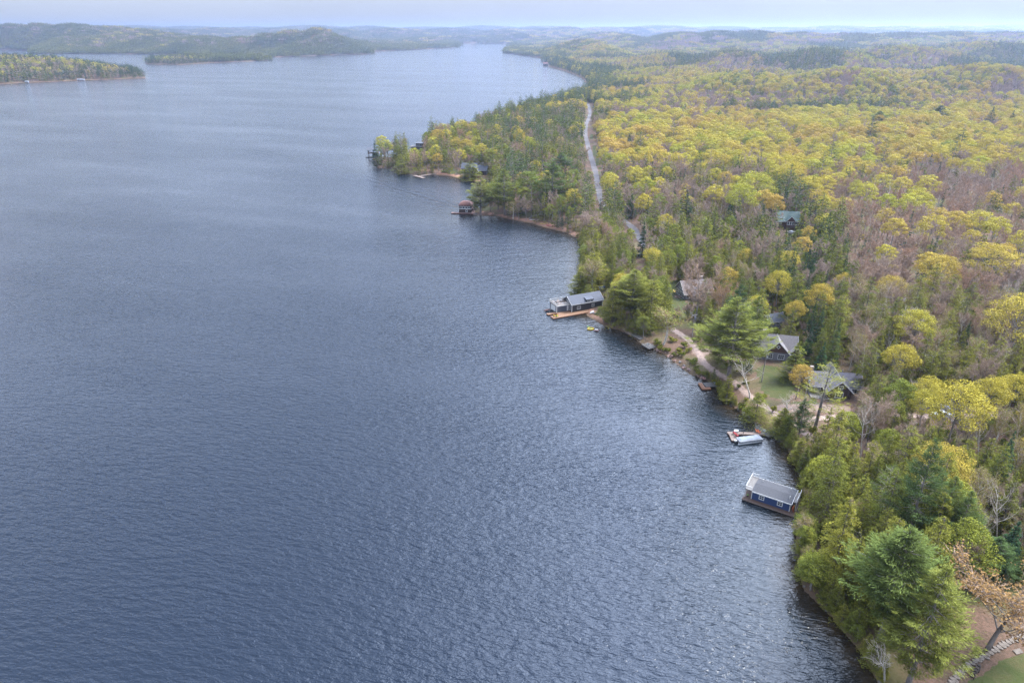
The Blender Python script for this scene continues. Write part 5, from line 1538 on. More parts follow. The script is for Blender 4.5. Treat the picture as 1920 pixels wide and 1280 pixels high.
t_ = thing('timber_retainer', 'dark timber retaining edge beside the stone steps', 'timber edging', (q0.x, q0.y, gz(q0.x, q0.y)), frame(q0, q1))
for i in range(5): MB().box(.2 + i * .75, .75 + i * .75, -1.5, -.95, -.2, .35 + .12 * i).build('timber', 'dark_wood', t_)
MB().tube([(0, -1.7, -.3), (.1, -1.7, 1.2)], .09, 6).build('post', 'dark_wood', t_); MB().tube([(2.2, -1.7, -.3), (2.3, -1.7, 1.6)], .09, 6).build('post', 'dark_wood', t_); MB().tube([(-.2, -1.7, 1.1), (2.6, -1.7, 1.55)], .07, 6).build('handrail', 'dark_wood', t_)

# ------------------------------------------------------------------ boulders along the water line
def rock_mesh(seed):
    r = np.random.default_rng(seed); mb = MB()
    n, k = 5, 7
    mb.v.append((0, 0, .55))
    for i in range(1, n):
        for j in range(k):
            th_ = math.pi * i / n; a_ = 2 * math.pi * j / k
            q_ = r.uniform(.78, 1.12)
            mb.v.append((math.sin(th_) * math.cos(a_) * q_, math.sin(th_) * math.sin(a_) * q_ * .8, math.cos(th_) * q_ * .55))
    mb.v.append((0, 0, -.55))
    for j in range(k): mb.f.append((0, 1 + j, 1 + (j + 1) % k))
    for i in range(n - 2):
        for j in range(k): mb.f.append((1 + i * k + j, 1 + (i + 1) * k + j, 1 + (i + 1) * k + (j + 1) % k, 1 + i * k + (j + 1) % k))
    for j in range(k): mb.f.append((len(mb.v) - 1, 1 + (n - 2) * k + (j + 1) % k, 1 + (n - 2) * k + j))
    me_ = bpy.data.meshes.new('shore_rock'); me_.from_pydata(mb.v, [], mb.f); me_.update()
    return me_
RM = []
for k in range(6):
    for m_ in ('pink_granite', 'grey_granite'):
        me_ = rock_mesh(60 + k); me_.materials.append(MATS[m_]); RM.append((me_, m_))
def shore_pts(pxs, step):
    return smooth_path([Vector(at(*p)) for p in pxs], step)
RS = [([(1320,712),(1292,699),(1275,685),(1251,666),(1232,657),(1206,645)], .9, .85, 'on the bank below the gravel lane', 1.0),
      ([(1206,645),(1184,628),(1165,619),(1136,612)], 1.8, .4, 'by the three bank docks', .7),
      ([(1429,800),(1395,777),(1372,760),(1349,733)], 1.2, .1, 'at the water left of the pontoon dock', .8),
      ([(1504,901),(1494,874),(1479,839),(1459,819)], 1.5, .2, 'at the water between the two near docks', .7),
      ([(1645,1276),(1620,1225),(1590,1190),(1559,1155),(1531,1128),(1508,1104),(1498,1050),(1495,1007)], 3.4, .15, 'at the foot of the near shore cedars', .6),
      ([(932,405),(914,404),(892,403)], 2.0, .6, 'at the tip by the round-roofed boathouse', 1.5), ([(745,316),(710,315),(703,306)], 3.0, .7, 'round the tip of the wooded point', 2.0)]
nr = 0
for pxs, step, pk, where, big in RS:
    for (x, y) in shore_pts(pxs, step):
        if random.random() < .25: continue
        s = big * random.choice((.35, .45, .6, .6, .85))
        for _ in range(6):                                   # walk to the water line
            d_ = float(sdist(np.array([x]), np.array([y]))[0])
            if abs(d_ - .2) < .4: break
            g_ = [float(sdist(np.array([x + ex]), np.array([y + ey]))[0]) - d_ for ex, ey in ((.5, 0), (0, .5))]
            gl = math.hypot(*g_) + 1e-6; x += g_[0] / gl * (.2 - d_) * .8; y += g_[1] / gl * (.2 - d_) * .8
        x += random.uniform(-.6, .9) * big; y += random.uniform(-.6, .9) * big
        me_, mname = random.choice([r_ for r_ in RM if (r_[1] == 'pink_granite') == (random.random() < pk)])
        o_ = link('shore_rock', me_, None, (x, y, max(-.15, float(bilin_z(np.array([x]), np.array([y]))[0])) + s * .12))
        o_.rotation_euler = (random.uniform(-.3, .3), random.uniform(-.3, .3), random.uniform(0, 6.28)); o_.scale = (s, s * random.uniform(.8, 1.2), s * random.uniform(.7, 1.1))
        big_ = 'large' if s > .6 * big else ('small' if s < .42 * big else 'mid-sized')
        tag(o_, f"{big_} {'pinkish' if mname == 'pink_granite' else 'grey'} rock {where}", 'rock', 'shore rocks ' + where); nr += 1
print('rocks', nr)

# ================================================================== where the trees stand
SPACE = dict(dead_birch=2.2, shrub=1.0, maple=5.7, poplar=3.1, bud=3.8, bare=2.7, birch=2.3, pine=3.8, thin_pine=3.8, cedar=2.4, hemlock=3.1, spruce=2.3)
CONIF = ('pine', 'cedar', 'hemlock', 'spruce')
ZONES = [
 ('on the point between the blue boathouse and the stone steps', [(1470,830),(1600,850),(1760,880),(1800,930),(1800,1060),(1740,1130),(1700,1290),(1560,1290),(1470,1000)],
    dict(hemlock=.42, cedar=.40, pine=.07, poplar=.04, birch=.04, bare=.03)),
 ('in the mixed wood above the stone steps', [(1740,870),(2300,870),(2300,1140),(1790,1110),(1800,930)], dict(hemlock=.34, cedar=.22, birch=.10, dead_birch=.05, maple=.15, bare=.09, spruce=.05)),
 ('beside the gravel driveway at the right', [(1590,758),(2300,735),(2300,875),(1600,880)], dict(maple=.38, birch=.16, dead_birch=.09, hemlock=.16, bare=.11, poplar=.10)),
 ('in the birch wood behind the L-shaped cottage', [(1590,590),(2300,600),(2300,758),(1600,762)], dict(birch=.18, dead_birch=.12, bare=.20, hemlock=.22, maple=.15, cedar=.10, spruce=.05)),
 ('on the brown leaf-littered hillside', [(1560,360),(1700,335),(2300,345),(2300,600),(1590,600),(1570,430)], dict(bare=.50, maple=.33, hemlock=.08, birch=.03, dead_birch=.04, spruce=.04)),
 ('in the dark conifers behind the brown-gabled cottage', [(1410,440),(1580,430),(1600,690),(1410,650)], dict(hemlock=.36, spruce=.15, maple=.18, bare=.18, cedar=.13)),
 ('between the road and the black boathouse', [(1070,430),(1420,430),(1420,660),(1240,660),(1070,600)], dict(hemlock=.34, cedar=.20, poplar=.15, maple=.10, bare=.12, birch=.05, dead_birch=.04)),
 ('by the bend of the road', [(1110,335),(1440,335),(1440,450),(1200,445)], dict(maple=.36, bare=.30, hemlock=.14, spruce=.08, poplar=.07, birch=.05)),
 ('in the yellow maple wood', [(1125,245),(1300,213),(1500,193),(2300,176),(2300,420),(1570,440),(1430,360),(1125,340)], dict(maple=.885, bare=.075, poplar=.03, pine=.01)),
 ('on the wooded point with the long dock', [(690,225),(905,225),(905,350),(690,335)], dict(hemlock=.25, cedar=.14, pine=.07, maple=.24, bare=.14, poplar=.16)),
 ('between the lake and the straight stretch of road', [(900,180),(1104,160),(1130,425),(900,415)], dict(pine=.2, hemlock=.24, spruce=.08, maple=.10, bare=.26, poplar=.12)),
]
FAR = 'in the far woods'
ISL = 'on the wooded island at the left'

def pick(mix):
    u = random.random() * sum(mix.values())
    for k, p in mix.items():
        u -= p
        if u <= 0: return k
    return k

# things that the photograph shows uncovered: (box in the photograph, distance): trees in front of them were left standing beside, not before, them
for q in [(1098,200,1110,250,900),(1095,242,1104,275,760),(1100,270,1118,322,700),(1117,322,1124,372,600),(1172,410,1192,430,400),(1194,450,1202,500,330)]:
    CLEARVIEW.append(q)

trees = []      # (key, x, y, z, h, wscale, tint, zone, hand label or None, tilt)
_hash = {}
def crowd(x, y, r):
    cx, cy = int(x // 8), int(y // 8)
    for i in (-1, 0, 1):
        for j in (-1, 0, 1):
            for (a, b_, q) in _hash.get((cx + i, cy + j), ()):
                if (a - x) ** 2 + (b_ - y) ** 2 < ((r + q) * 0.8) ** 2:
                    return True
    return False
def put(x, y, r):
    _hash.setdefault((int(x // 8), int(y // 8)), []).append((x, y, r))

def in_front(x, y, z, h, w):
    px, pyb, d = proj(x, y, z); _, pyt, _ = proj(x, y, z + h * 0.93)
    hw_ = w * FPX / d * 0.8
    for x0, y0, x1, y1, yd in CLEARVIEW:
        if y < yd and px + hw_ > x0 and px - hw_ < x1 and pyt < y1 and pyb > y0:
            return True
    return False

# ---- the trees one can single out, placed one by one: kind, foot (px, py), top py, crown half width in px or 0, tint, label
HAND = [
 ('pine',1646,1212,986,82,.5,'tallest white pine, towering over the cedars of the near shore'),
 ('pine',1703,1281,1066,68,.78,'yellow-green pine with a bare grey trunk, nearest the stone steps'),
 ('bud',1852,1216,1082,104,.3,'orange-brown budding tree standing on the leaf litter by the stone steps'),
 ('pine',1366,704,560,56,.75,'big light green white pine alone beside the gravel lane'),
 ('thin_pine',1527,806,676,48,.95,'airy yellow-green pine in front of the L-shaped cottage'),
 ('thin_pine',1640,985,868,40,.5,'grey-green pine among the cedars behind the blue boathouse'),
 ('hemlock',1562,985,850,34,.35,'blue-green hemlock rising straight behind the blue boathouse'),
 ('pine',901,404,333,24,.9,'lone layered pine at the tip beside the round-roofed boathouse'),
 ('pine',946,402,318,26,.7,'green pine on the bank just right of the round-roofed boathouse'),
 ('pine',1034,398,305,32,.45,'blue-green pine above the canoe beach'),
 ('pine',1050,352,286,26,.3,'dark pine beside the straight stretch of road'),
 ('poplar',985,392,322,28,.5,'yellow-green tree behind the canoe beach'),
 ('pine',1182,600,505,36,.85,'broad yellow-green pine above the small shore docks'),
 ('hemlock',1150,602,528,30,.9,'dense hemlock right behind the black boathouse'),
 ('hemlock',1222,612,520,32,.8,'hemlock between the black boathouse and the lawn'),
 ('hemlock',1112,540,470,30,.95,'light hemlock at the water beyond the black boathouse'),
 ('cedar',1090,552,505,22,.7,'low cedar at the water left of the black boathouse roof'),
 ('birch',1112,548,482,22,.6,'white-stemmed birch at the water beyond the black boathouse'),
 ('birch',1243,646,572,32,.9,'leafy birch on the bank by the gravel lane'),
 ('dead_birch',1406,746,668,30,.1,'bleached bare tree between the gravel lane and the lawn'),
 ('birch',1592,694,612,12,.5,'tall thin birch rising behind the L-shaped cottage'),
 ('spruce',1540,712,640,20,.3,'dark pointed spruce between the two grey cottages'),
 ('spruce',1516,662,632,9,1.0,'small blue spruce behind the brown-gabled cottage'),
 ('hemlock',1672,778,698,30,.1,'dark round hemlock beside the driveway'),
 ('cedar',1492,712,640,26,.4,'olive cedar on the lawn between the two grey cottages'),
 ('dead_birch',1679,650,552,44,.0,'large forked bare birch in front of the brown hillside'),
 ('dead_birch',1613,862,752,22,.4,'tall white birch at the end of the gravel lane'),
 ('dead_birch',1640,812,742,20,.5,'white birch left of the driveway, beside the yellow-green poplar'),
 ('dead_birch',1698,842,772,20,.3,'bushy white birch on the near side of the driveway'),
 ('dead_birch',1731,718,640,30,.5,'wide-crowned birch with a bent white trunk beyond the driveway'),
 ('birch',1767,726,650,18,.5,'slim orange-topped birch beyond the driveway'),
 ('birch',1812,724,664,18,.5,'second orange-topped birch beyond the driveway'),
 ('bare',1862,712,628,24,.4,'grey bare tree near the right end of the upper road'),
 ('maple',1790,868,718,54,.5,'large yellow maple over the parked white car'),
 ('maple',1848,822,712,34,.5,'yellow maple behind the parked white car'),
 ('maple',1896,800,705,36,.5,'yellow maple at the right edge beyond the driveway'),
 ('poplar',1578,842,772,30,.8,'yellow-green poplar beside the end of the gravel lane'),
 ('poplar',1545,925,862,28,1.0,'bright lime-green tree on the bank above the blue boathouse'),
 ('bare',1665,908,838,38,.2,'grey twiggy tree just past the end of the gravel lane'),
 ('maple',1765,965,842,50,.3,'pale yellow half-leafed maple behind the cedars'),
 ('bare',1310,608,502,30,.6,'grey bare tree in front of the pink-roofed cottage'),
 ('bud',1348,612,535,24,.1,'rusty budding tree right of the pink-roofed cottage'),
 ('spruce',1556,472,397,17,.4,'tall dark spruce below the green-roofed house'),
 ('spruce',1290,430,356,20,.2,'dark spruce by the bend of the road'),
 ('spruce',1184,408,362,13,.3,'narrow dark spruce at the roadside'),
 ('spruce',1207,480,415,16,.2,'dark spruce beside the cut below the road'),
 ('spruce',1179,288,249,12,.6,'lone blue-green spruce at the near edge of the yellow maples'),
 ('pine',1758,238,197,20,.2,'flat-topped pine standing out of the yellow maples'),
 ('pine',1801,234,206,12,.3,'small pine between the two taller ones above the yellow maples'),
 ('spruce',1854,252,200,18,.7,'tallest spruce above the yellow maples, right of the flat-topped pine'),
 ('spruce',1897,250,206,13,.5,'spruce above the yellow maples at the right edge'),
 ('pine',1642,246,208,20,.4,'spreading pine above the middle of the yellow maples'),
 ('pine',1597,248,222,12,.2,'short dark pine left of the spreading pine above the yellow maples'),
 ('maple',1385,425,345,32,.95,'lime-green maple left of the green-roofed house'),
 ('maple',1408,400,325,34,.9,'taller lime-green maple behind the road bend'),
 ('maple',1600,395,338,14,.8,'small lime maple alone among bare trees on the hillside'),
 ('maple',1482,375,305,28,.4,'round yellow maple above the green-roofed house, trunk in view'),
 ('maple',1900,690,560,58,.4,'big yellow maple at the right edge below the hillside'),
 ('maple',1862,545,462,46,.3,'large pale yellow maple high on the brown hillside'),
 ('spruce',704,312,262,12,.4,'ragged spruce at the tip beside the far two-storey boathouse'),
 ('maple',818,284,243,16,.1,'orange-yellow maple on the wooded point'),
 ('maple',876,300,262,15,.3,'round yellow maple behind the dark house on the point'),
 ('cedar',880,336,300,22,.5,'dense cedar left of the dark house on the point'),
 ('cedar',752,326,290,14,.6,'cedar overhanging the water at the front of the point'),
 ('birch',962,410,375,14,.8,'pair of leaning birches over the canoe beach, left one'),
 ('bare',1110,455,395,24,.3,'grey bare tree where the canoe beach ends'),
 ('dead_birch',1620,1085,1000,20,.2,'white forked birch leaning out over the near shore'),
 ('dead_birch',1800,1040,935,16,.2,'slanting pale trunk in the wood above the stone steps'),
 ('dead_birch',1816,1070,965,20,.25,'second slanting pale trunk, just right of the first'),
 ('spruce',1895,1060,975,34,.2,'dark spruce at the right edge above the orange budding tree'),
 ('pine',1850,1085,1010,40,.1,'low blue-green pine behind the orange budding tree'),
 ('dead_birch',1657,1276,1130,34,.2,'bleached birch leaning far out over the near shore, by the bare-trunked pine'),
 ('dead_birch',1706,758,700,16,.2,'slim bare birch standing before the dark round hemlock'),
 ('cedar',1470,812,762,26,.6,'cedar clump at the water beside the pontoon dock'),
 ('hemlock',1420,792,735,24,.45,'dark green hemlock on the bank left of the pontoon dock'),
 ('dead_birch',1470,800,715,28,.9,'straggly pale birch on the bank above the pontoon dock'),
 ('cedar',1365,752,702,16,.8,'leafy cedar leaning over the water right of the orange dock'),
]
def hand_tree(key, px, pyb, pyt, hw_, tint, label, lean=None):
    if key in ('maple', 'poplar', 'bare', 'cedar', 'hemlock', 'spruce'):
        px = px - (px - 960) / (3440 - pyb) * (pyb - pyt) * .55      # the crown was sighted, not the foot
    p = gp(px, pyb); z = gz(p.x, p.y)
    # height from where the line of sight to the top passes over the foot
    y_ = (640 - pyt) / FPX; dz = -SP + y_ * CP; fw = CP + y_ * SP
    h = CAM_H + dz * (p.y / fw) - z
    _, _, d = proj(p.x, p.y, z + h * .5)
    w = hw_ * d / FPX / WIDTH[key]
    trees.append((key, p.x, p.y, z, h, w / (h / HEIGHT[key]), tint, None, label, lean))
    put(p.x, p.y, SPACE.get(key, 3) * (1.25 if key not in ('birch', 'bare', 'dead_birch') else .8))
for hd in HAND:
    lean = (0.0, -0.52) if 'far out' in hd[6] else (0.0, -0.22) if 'leaning out' in hd[6] else ((-.02, 0.20) if 'slanting' in hd[6] else None)
    hand_tree(*hd, lean=lean)

SHR = []
SHRUBS = [(1240,656,1.7,2.6),(1252,660,1.3,1.8),(1232,648,1.4,2.4),(1264,668,1.4,1.8),(1312,702,1.8,2.4),(1320,706,1.2,2.4),(1304,694,1.1,2.0),(1345,727,1.6,3.0),(1352,738,1.7,2.6),(1340,722,1.2,2.2),
 (1262,640,1.8,2.2),(1284,652,1.9,2.4),(1290,660,1.5,1.8),(1278,668,1.6,2.0),(1140,606,1.6,2.6),(1150,612,1.4,2.0),(1390,768,1.6,3.2),(1402,778,2.0,2.8),(1412,786,1.6,3.0),(1310,640,1.3,2.0),(1330,640,1.5,2.4),(1300,642,1.2,2.4),
 (1352,640,1.6,3.0),(1385,728,1.2,1.8),(1420,752,1.3,2.0),(1448,772,1.4,2.4),(1500,800,1.6,3.0),(1520,815,1.7,3.2),(1505,770,1.2,1.8)]
for _ in range(70):                                   # more low growth on the open bank, off the lane
    px, py = random.uniform(1225, 1480), random.uniform(600, 812)
    if in_poly([(1225,640),(1262,612),(1320,640),(1420,735),(1490,800),(1455,815),(1380,768),(1300,704),(1245,664)], np.array([px]), np.array([py]))[0]:
        q = gp(px, py); g_ = np.array([q.x]), np.array([q.y])
        if min(float(line_dist(L_, *g_)[0]) for L_ in (LANE, DRIVE, YARD, SPUR)) > 2.4 and all((q.x - a_) ** 2 + (q.y - b_) ** 2 > r_ * r_ * .4 for a_, b_, r_ in CLEAR):
            h_ = random.uniform(.7, 1.7); SHRUBS.append((px, py, h_ * random.uniform(.8, 1.2), h_))
for i, (px, py, r_, h_) in enumerate(SHRUBS):
    q = gp(px, py)
    _last = [make_tree('shrub', q.x, q.y, gz(q.x, q.y), h_, r_ / 1.3 / (h_ / 2.2), random.uniform(.2, 1), f"{'tall' if h_ > 3.5 else ('low' if h_ < 2.1 else 'bushy')} green shrub {'along the gravel lane' if py < 660 else 'on the bank of the lake'}", 'shrubs along the bank and lane', 0, i % 2, random.uniform(0, 6), None, 'shrub')]
    SHR.append((_last[0], q, h_))
    put(q.x, q.y, .8)

# ---- cedars and bushes that lean out over the water line
for pxs, step, lo, hi in ((SHORE[0:15], 2.0, 3.5, 9.5), (SHORE[15:19], 2.6, 2.5, 6.0), (SHORE[30:38], 3.0, 4, 9), (SHORE[48:64], 5.0, 4, 8), (SHORE[44:49], 3.5, 4, 10)):
    for (x, y) in smooth_path([Vector(at(*p_)) for p_ in pxs], step):
        x += random.uniform(-.8, 1.2); y += random.uniform(-.8, .8)
        for _ in range(6):
            d_ = float(sdist(np.array([x]), np.array([y]))[0])
            if abs(d_ - .9) < .5: break
            g_ = [float(sdist(np.array([x + ex]), np.array([y + ey]))[0]) - d_ for ex, ey in ((.5, 0), (0, .5))]
            gl = math.hypot(*g_) + 1e-6; x += g_[0] / gl * (.9 - d_) * .8; y += g_[1] / gl * (.9 - d_) * .8
        h = random.uniform(lo, hi); key = random.choice(('cedar', 'cedar', 'hemlock', 'cedar', 'cedar', 'hemlock', 'birch', 'poplar'))
        px, py, _ = proj(x, y, 0.0)
        if any((x - a_) ** 2 + (y - b_) ** 2 < r_ * r_ * .5 for a_, b_, r_ in CLEAR) or in_front(x, y, 0.3, h, 1.2): continue
        if any(in_poly(L, np.array([px]), np.array([py]))[0] for L in SANDS): continue
        zi_ = [i for i, z_ in enumerate(ZONES) if in_poly(z_[1], np.array([px]), np.array([py]))[0]]
        trees.append((key, x, y, max(0.1, gz(x, y)), h, random.uniform(1.1, 1.6), random.uniform(.2, .9), 'overhanging the water ' + (ZONES[zi_[0]][0] if zi_ else 'along the bank'), None, None))
        put(x, y, 1.0)

# ---- the rest of the near woods (to 900 m)
cand = []
for y0 in np.arange(55, 900, 2.7):
    xs = np.arange(-0.16 * y0 - 20, 0.92 * y0 + 30, 2.7)
    cand.append(np.stack([xs, np.full_like(xs, y0)], 1))
cand = np.concatenate(cand)
cand += rng.uniform(-1.3, 1.3, cand.shape)
d = sdist(cand[:, 0], cand[:, 1])
k = d > 0.3
cand = cand[k]; d = d[k]
zz = bilin_z(cand[:, 0], cand[:, 1])
cx, cy, cd_ = proj(cand[:, 0], cand[:, 1], zz)
ok = (cx > -150) & (cx < 2250) & (cy < 1520)
for pts, w in ((ROAD, 4.0), (LANE, 3.2), (DRIVE, 3.4), (YARD, 4.5), (SPUR, 4.5), (TRACK, 2.6)):
    ok &= line_dist(pts, cand[:, 0], cand[:, 1]) > w
for L in LAWNS + SANDS:
    ok &= ~in_poly(L, cx, cy)
for (x, y, r) in CLEAR:
    ok &= (cand[:, 0] - x) ** 2 + (cand[:, 1] - y) ** 2 > r * r
ok &= ~in_poly([(1700,1150),(1800,1120),(1990,1085),(2100,1085),(2100,1700),(1640,1700),(1668,1262)], cx, cy)     # clearing round the steps
ok &= ~in_poly([(1225,620),(1290,600),(1340,640),(1420,730),(1480,800),(1450,815),(1380,770),(1300,705),(1240,660)], cx, cy) | (rng.random(len(cand)) < .09)
cand, d, zz, cx, cy = cand[ok], d[ok], zz[ok], cx[ok], cy[ok]
zone_i = np.full(len(cand), -1)
for i in range(len(ZONES) - 1, -1, -1):
    zone_i[in_poly(ZONES[i][1], cx, cy)] = i
n1 = fbm(cand[:, 0] / 110, cand[:, 1] / 110, 3); n2 = fbm(cand[:, 0] / 70 + 50, cand[:, 1] / 70, 3)
tn = fbm(cand[:, 0] / 45 + 9, cand[:, 1] / 45, 2)
def far_mix(a, b_, dd, isl=False):
    if isl:
        return dict(pine=.4, hemlock=.35, spruce=.15, bare=.1) if dd < 32 else dict(bare=.50, maple=.14, hemlock=.28, pine=.08)
    if dd < 60: return dict(hemlock=.4, pine=.25, spruce=.2, maple=.1, poplar=.05)
    if a > .075: return dict(hemlock=.45, pine=.2, spruce=.25, bare=.1)
    if b_ > .06: return dict(bare=.72, poplar=.08, spruce=.08, maple=.12)
    if b_ < -.13: return dict(poplar=.5, maple=.3, bare=.15, hemlock=.05)
    return dict(maple=.38, bare=.33, poplar=.14, hemlock=.15)
TINT_MEAN = dict(dead_birch=.3, shrub=.5, maple=.45, poplar=.5, bare=.4, birch=.5, pine=.4, cedar=.55, hemlock=.55, spruce=.4)
for i in rng.permutation(len(cand)):
    x, y = cand[i]
    zi = zone_i[i]
    mix = ZONES[zi][2] if zi >= 0 else far_mix(n1[i], n2[i], d[i])
    if zi >= 0 and d[i] < 9 and zi < 8 and random.random() < .6:
        mix = dict(cedar=.55, hemlock=.3, birch=.08, poplar=.07)
    key = pick(mix)
    h = HEIGHT[key] * random.uniform(.72, 1.18) * (0.88 if zi == 6 else 1.0)
    if d[i] < 5 and key in CONIF: h *= random.uniform(.5, .85)
    sp = SPACE[key] * (0.5 + 0.5 * h / HEIGHT[key])
    if zi == 4: sp *= 1.42
    if zi == 0: sp *= .74
    if zi == 8 and key == 'maple': sp *= 1.08
    if crowd(x, y, sp): continue
    if in_front(x, y, zz[i], h, WIDTH[key] * h / HEIGHT[key]): continue
    put(x, y, sp)
    tint = min(1, max(0, TINT_MEAN[key] + random.gauss(0, .2) + tn[i] * .9 + (.35 if zi == 4 and key == 'bare' else 0)))
    trees.append((key, x, y, zz[i], h, random.uniform(.88, 1.12) * (1.2 if key == 'maple' and zi in (4, 8) else 1), tint, ZONES[zi][0] if zi >= 0 else FAR, None, None))
# saplings and bushes in the gaps of the nearest woods
for i in rng.permutation(len(cand)):
    x, y = cand[i]; zi = zone_i[i]
    if zi < 0 or zi > 6 or math.hypot(x, y) > 420 or (zi == 4 and random.random() < .75): continue
    key = pick(dict(cedar=.34, shrub=.26, bare=.2, birch=.1, poplar=.1) if zi != 4 else dict(bare=.6, shrub=.15, maple=.25))
    h = random.uniform(2.5, 7.0) if key != 'shrub' else random.uniform(1.2, 2.8)
    sp = .75 if key != 'maple' else 1.2
    if any((a_ - x) ** 2 + (b_ - y) ** 2 < (sp + min(q_, 1.1)) ** 2 for cx_ in (-1, 0, 1) for cy__ in (-1, 0, 1) for (a_, b_, q_) in _hash.get((int(x // 8) + cx_, int(y // 8) + cy__), ())): continue
    if in_front(x, y, zz[i], h, 1.2): continue
    put(x, y, sp)
    trees.append((key, x, y, zz[i], h, random.uniform(1.0, 1.4), min(1, max(0, TINT_MEAN[key] + random.gauss(0, .25))), ZONES[zi][0], None, None))
print('near trees', len(trees))

# ---- individuals: of each kind the 300 that show largest; the others join the woods
def app(t):
    px, py, dd = proj(t[1], t[2], t[3] + t[4] * .5)
    vis_ = -40 < px < 1960 and py < 1330
    return (t[4] / dd if vis_ else 0) + (1 if t[8] else 0)
by = {}
for t in trees: by.setdefault(t[0], []).append(t)
woods = {}
def add_wood(name, key, lod, v, x, y, z, sxy, sz, rot, tint):
    woods.setdefault(name, {}).setdefault((key, lod, v), []).append((x, y, z, sxy, sz, rot, tint))
WOOD = dict(dead_birch='bare_woods', shrub='undergrowth', thin_pine='conifer_woods', maple='maple_woods', poplar='maple_woods', bare='bare_woods', birch='bare_woods', pine='conifer_woods', cedar='conifer_woods', hemlock='conifer_woods', spruce='conifer_woods', bud='bare_woods')

LOOK = dict(
 maple=lambda t: 'orange-yellow maple' if t < .3 else ('yellow maple' if t < .68 else 'lime-yellow maple'),
 poplar=lambda t: 'pale green poplar' if t < .4 else ('fresh green poplar' if t < .7 else 'yellow-green poplar'),
 bud=lambda t: 'orange budding tree', bare=lambda t: 'grey-brown leafless tree' if t < .6 else 'rusty leafless tree',
 dead_birch=lambda t: 'bleached leafless birch', birch=lambda t: 'thin orange-leaved birch' if t < .4 else 'thin yellow-leaved birch',
 thin_pine=lambda t: 'airy pine', pine=lambda t: 'blue-green pine' if t < .4 else ('green pine' if t < .7 else 'yellow-green pine'),
 cedar=lambda t: 'dark olive cedar' if t < .5 else 'light olive cedar', hemlock=lambda t: 'dark olive hemlock' if t < .5 else 'light olive hemlock',
 spruce=lambda t: 'dark green spruce' if t < .5 else 'blue-green spruce')
SHORT = {}
for hd in HAND:
    SHORT[hd[6]] = (hd[1], hd[2])
ANCH = [(nm, *[float(v) for v in proj(x, y, ground_z(x, y))[:2]], math.hypot(x, y)) for nm, (x, y) in MARKS.items()]
for nm, px, py in (('open utility pole', 1297, 636), ('white pickup truck', 1765, 781), ('tallest white pine', 1634, 1206), ('orange-brown budding tree', 1854, 1216), ('big lone pine by the lane', 1366, 704),
                   ('airy yellow-green pine', 1527, 806), ('forked bare birch', 1679, 650), ('dark round hemlock', 1672, 778), ('tall dark spruce', 1556, 472), ('roadside spruce', 1184, 408), ('lone blue-green spruce', 1179, 288),
                   ('flat-topped pine', 1758, 238), ('tallest spruce on the ridge', 1854, 252), ('spreading pine on the ridge', 1642, 246), ('lime-green maples', 1390, 415), ('small lime maple', 1600, 395), ('pale yellow hillside maple', 1862, 545),
                   ('big yellow maple at the edge', 1900, 690), ('canoe beach', 1010, 415), ('yellow garden chairs', 1268, 548), ('stone steps', 1840, 1230), ('slanting pale trunks', 1806, 1050), ('end of the gravel lane', 1606, 882), ('round yellow maple', 1482, 375), ('bend of the road', 1165, 411), ('trunk of the bent birch', 1731, 718)):
    q = gp(px, py); ANCH.append((nm, px, py, math.hypot(q.x, q.y)))
def relation(t):
    px, py, dd = (float(v) for v in proj(t[1], t[2], t[3]))
    best = min(ANCH, key=lambda a_: (a_[1] - px) ** 2 + (2.0 * (a_[2] - py)) ** 2)
    dx, dy = px - best[1], py - best[2]; r_ = math.hypot(dx, 2 * dy)
    far_ = 'close ' if r_ < 45 else ('' if r_ < 120 else 'well ')
    if abs(dx) > 2.2 * abs(2 * dy): w = 'left of' if dx < 0 else 'right of'
    elif abs(2 * dy) > 2.2 * abs(dx): w = 'behind' if dy < 0 else 'in front of'
    else: w = ('behind and ' if dy < 0 else 'before and ') + ('left of' if dx < 0 else 'right of')
    return far_ + w + ' the ' + best[0]
def label_tree(t):
    key, x, y, z, h = t[:5]
    rel = h / HEIGHT[key]
    size = 'tall ' if rel > 1.02 else ('small ' if rel < .82 else '')
    return (size + LOOK[key](t[6]) + (' at the water, ' if 'overhanging' in t[7] else ', ') + relation(t)).replace(' ,', ',').strip()

single = []
for key, L in by.items():
    L.sort(key=app, reverse=True)
    lim = {'hemlock': 290, 'maple': 290}.get(key, 290)
    for i, t in enumerate(L):
        dd = math.hypot(t[1], t[2])
        lod = 0 if dd < 330 or t[8] else 1
        v = random.randrange(KIND[key])
        rz = random.uniform(0, 6.28)
        if i < lim and app(t) > 0 and key != 'shrub' and (t[4] > 7.2 or t[8]):
            single.append((t, lod, v, rz))
        else:
            s = t[4] / HEIGHT[key]
            add_wood(WOOD[key], key, min(2, lod), v, t[1], t[2], t[3], s * t[5], s, rz, t[6])
for o_, q_, h_ in SHR:
    o_['label'] = ('tall' if h_ > 3.5 else ('low' if h_ < 2.1 else 'bushy')) + ' green shrub, ' + relation(('shrub', q_.x, q_.y, q_.z))
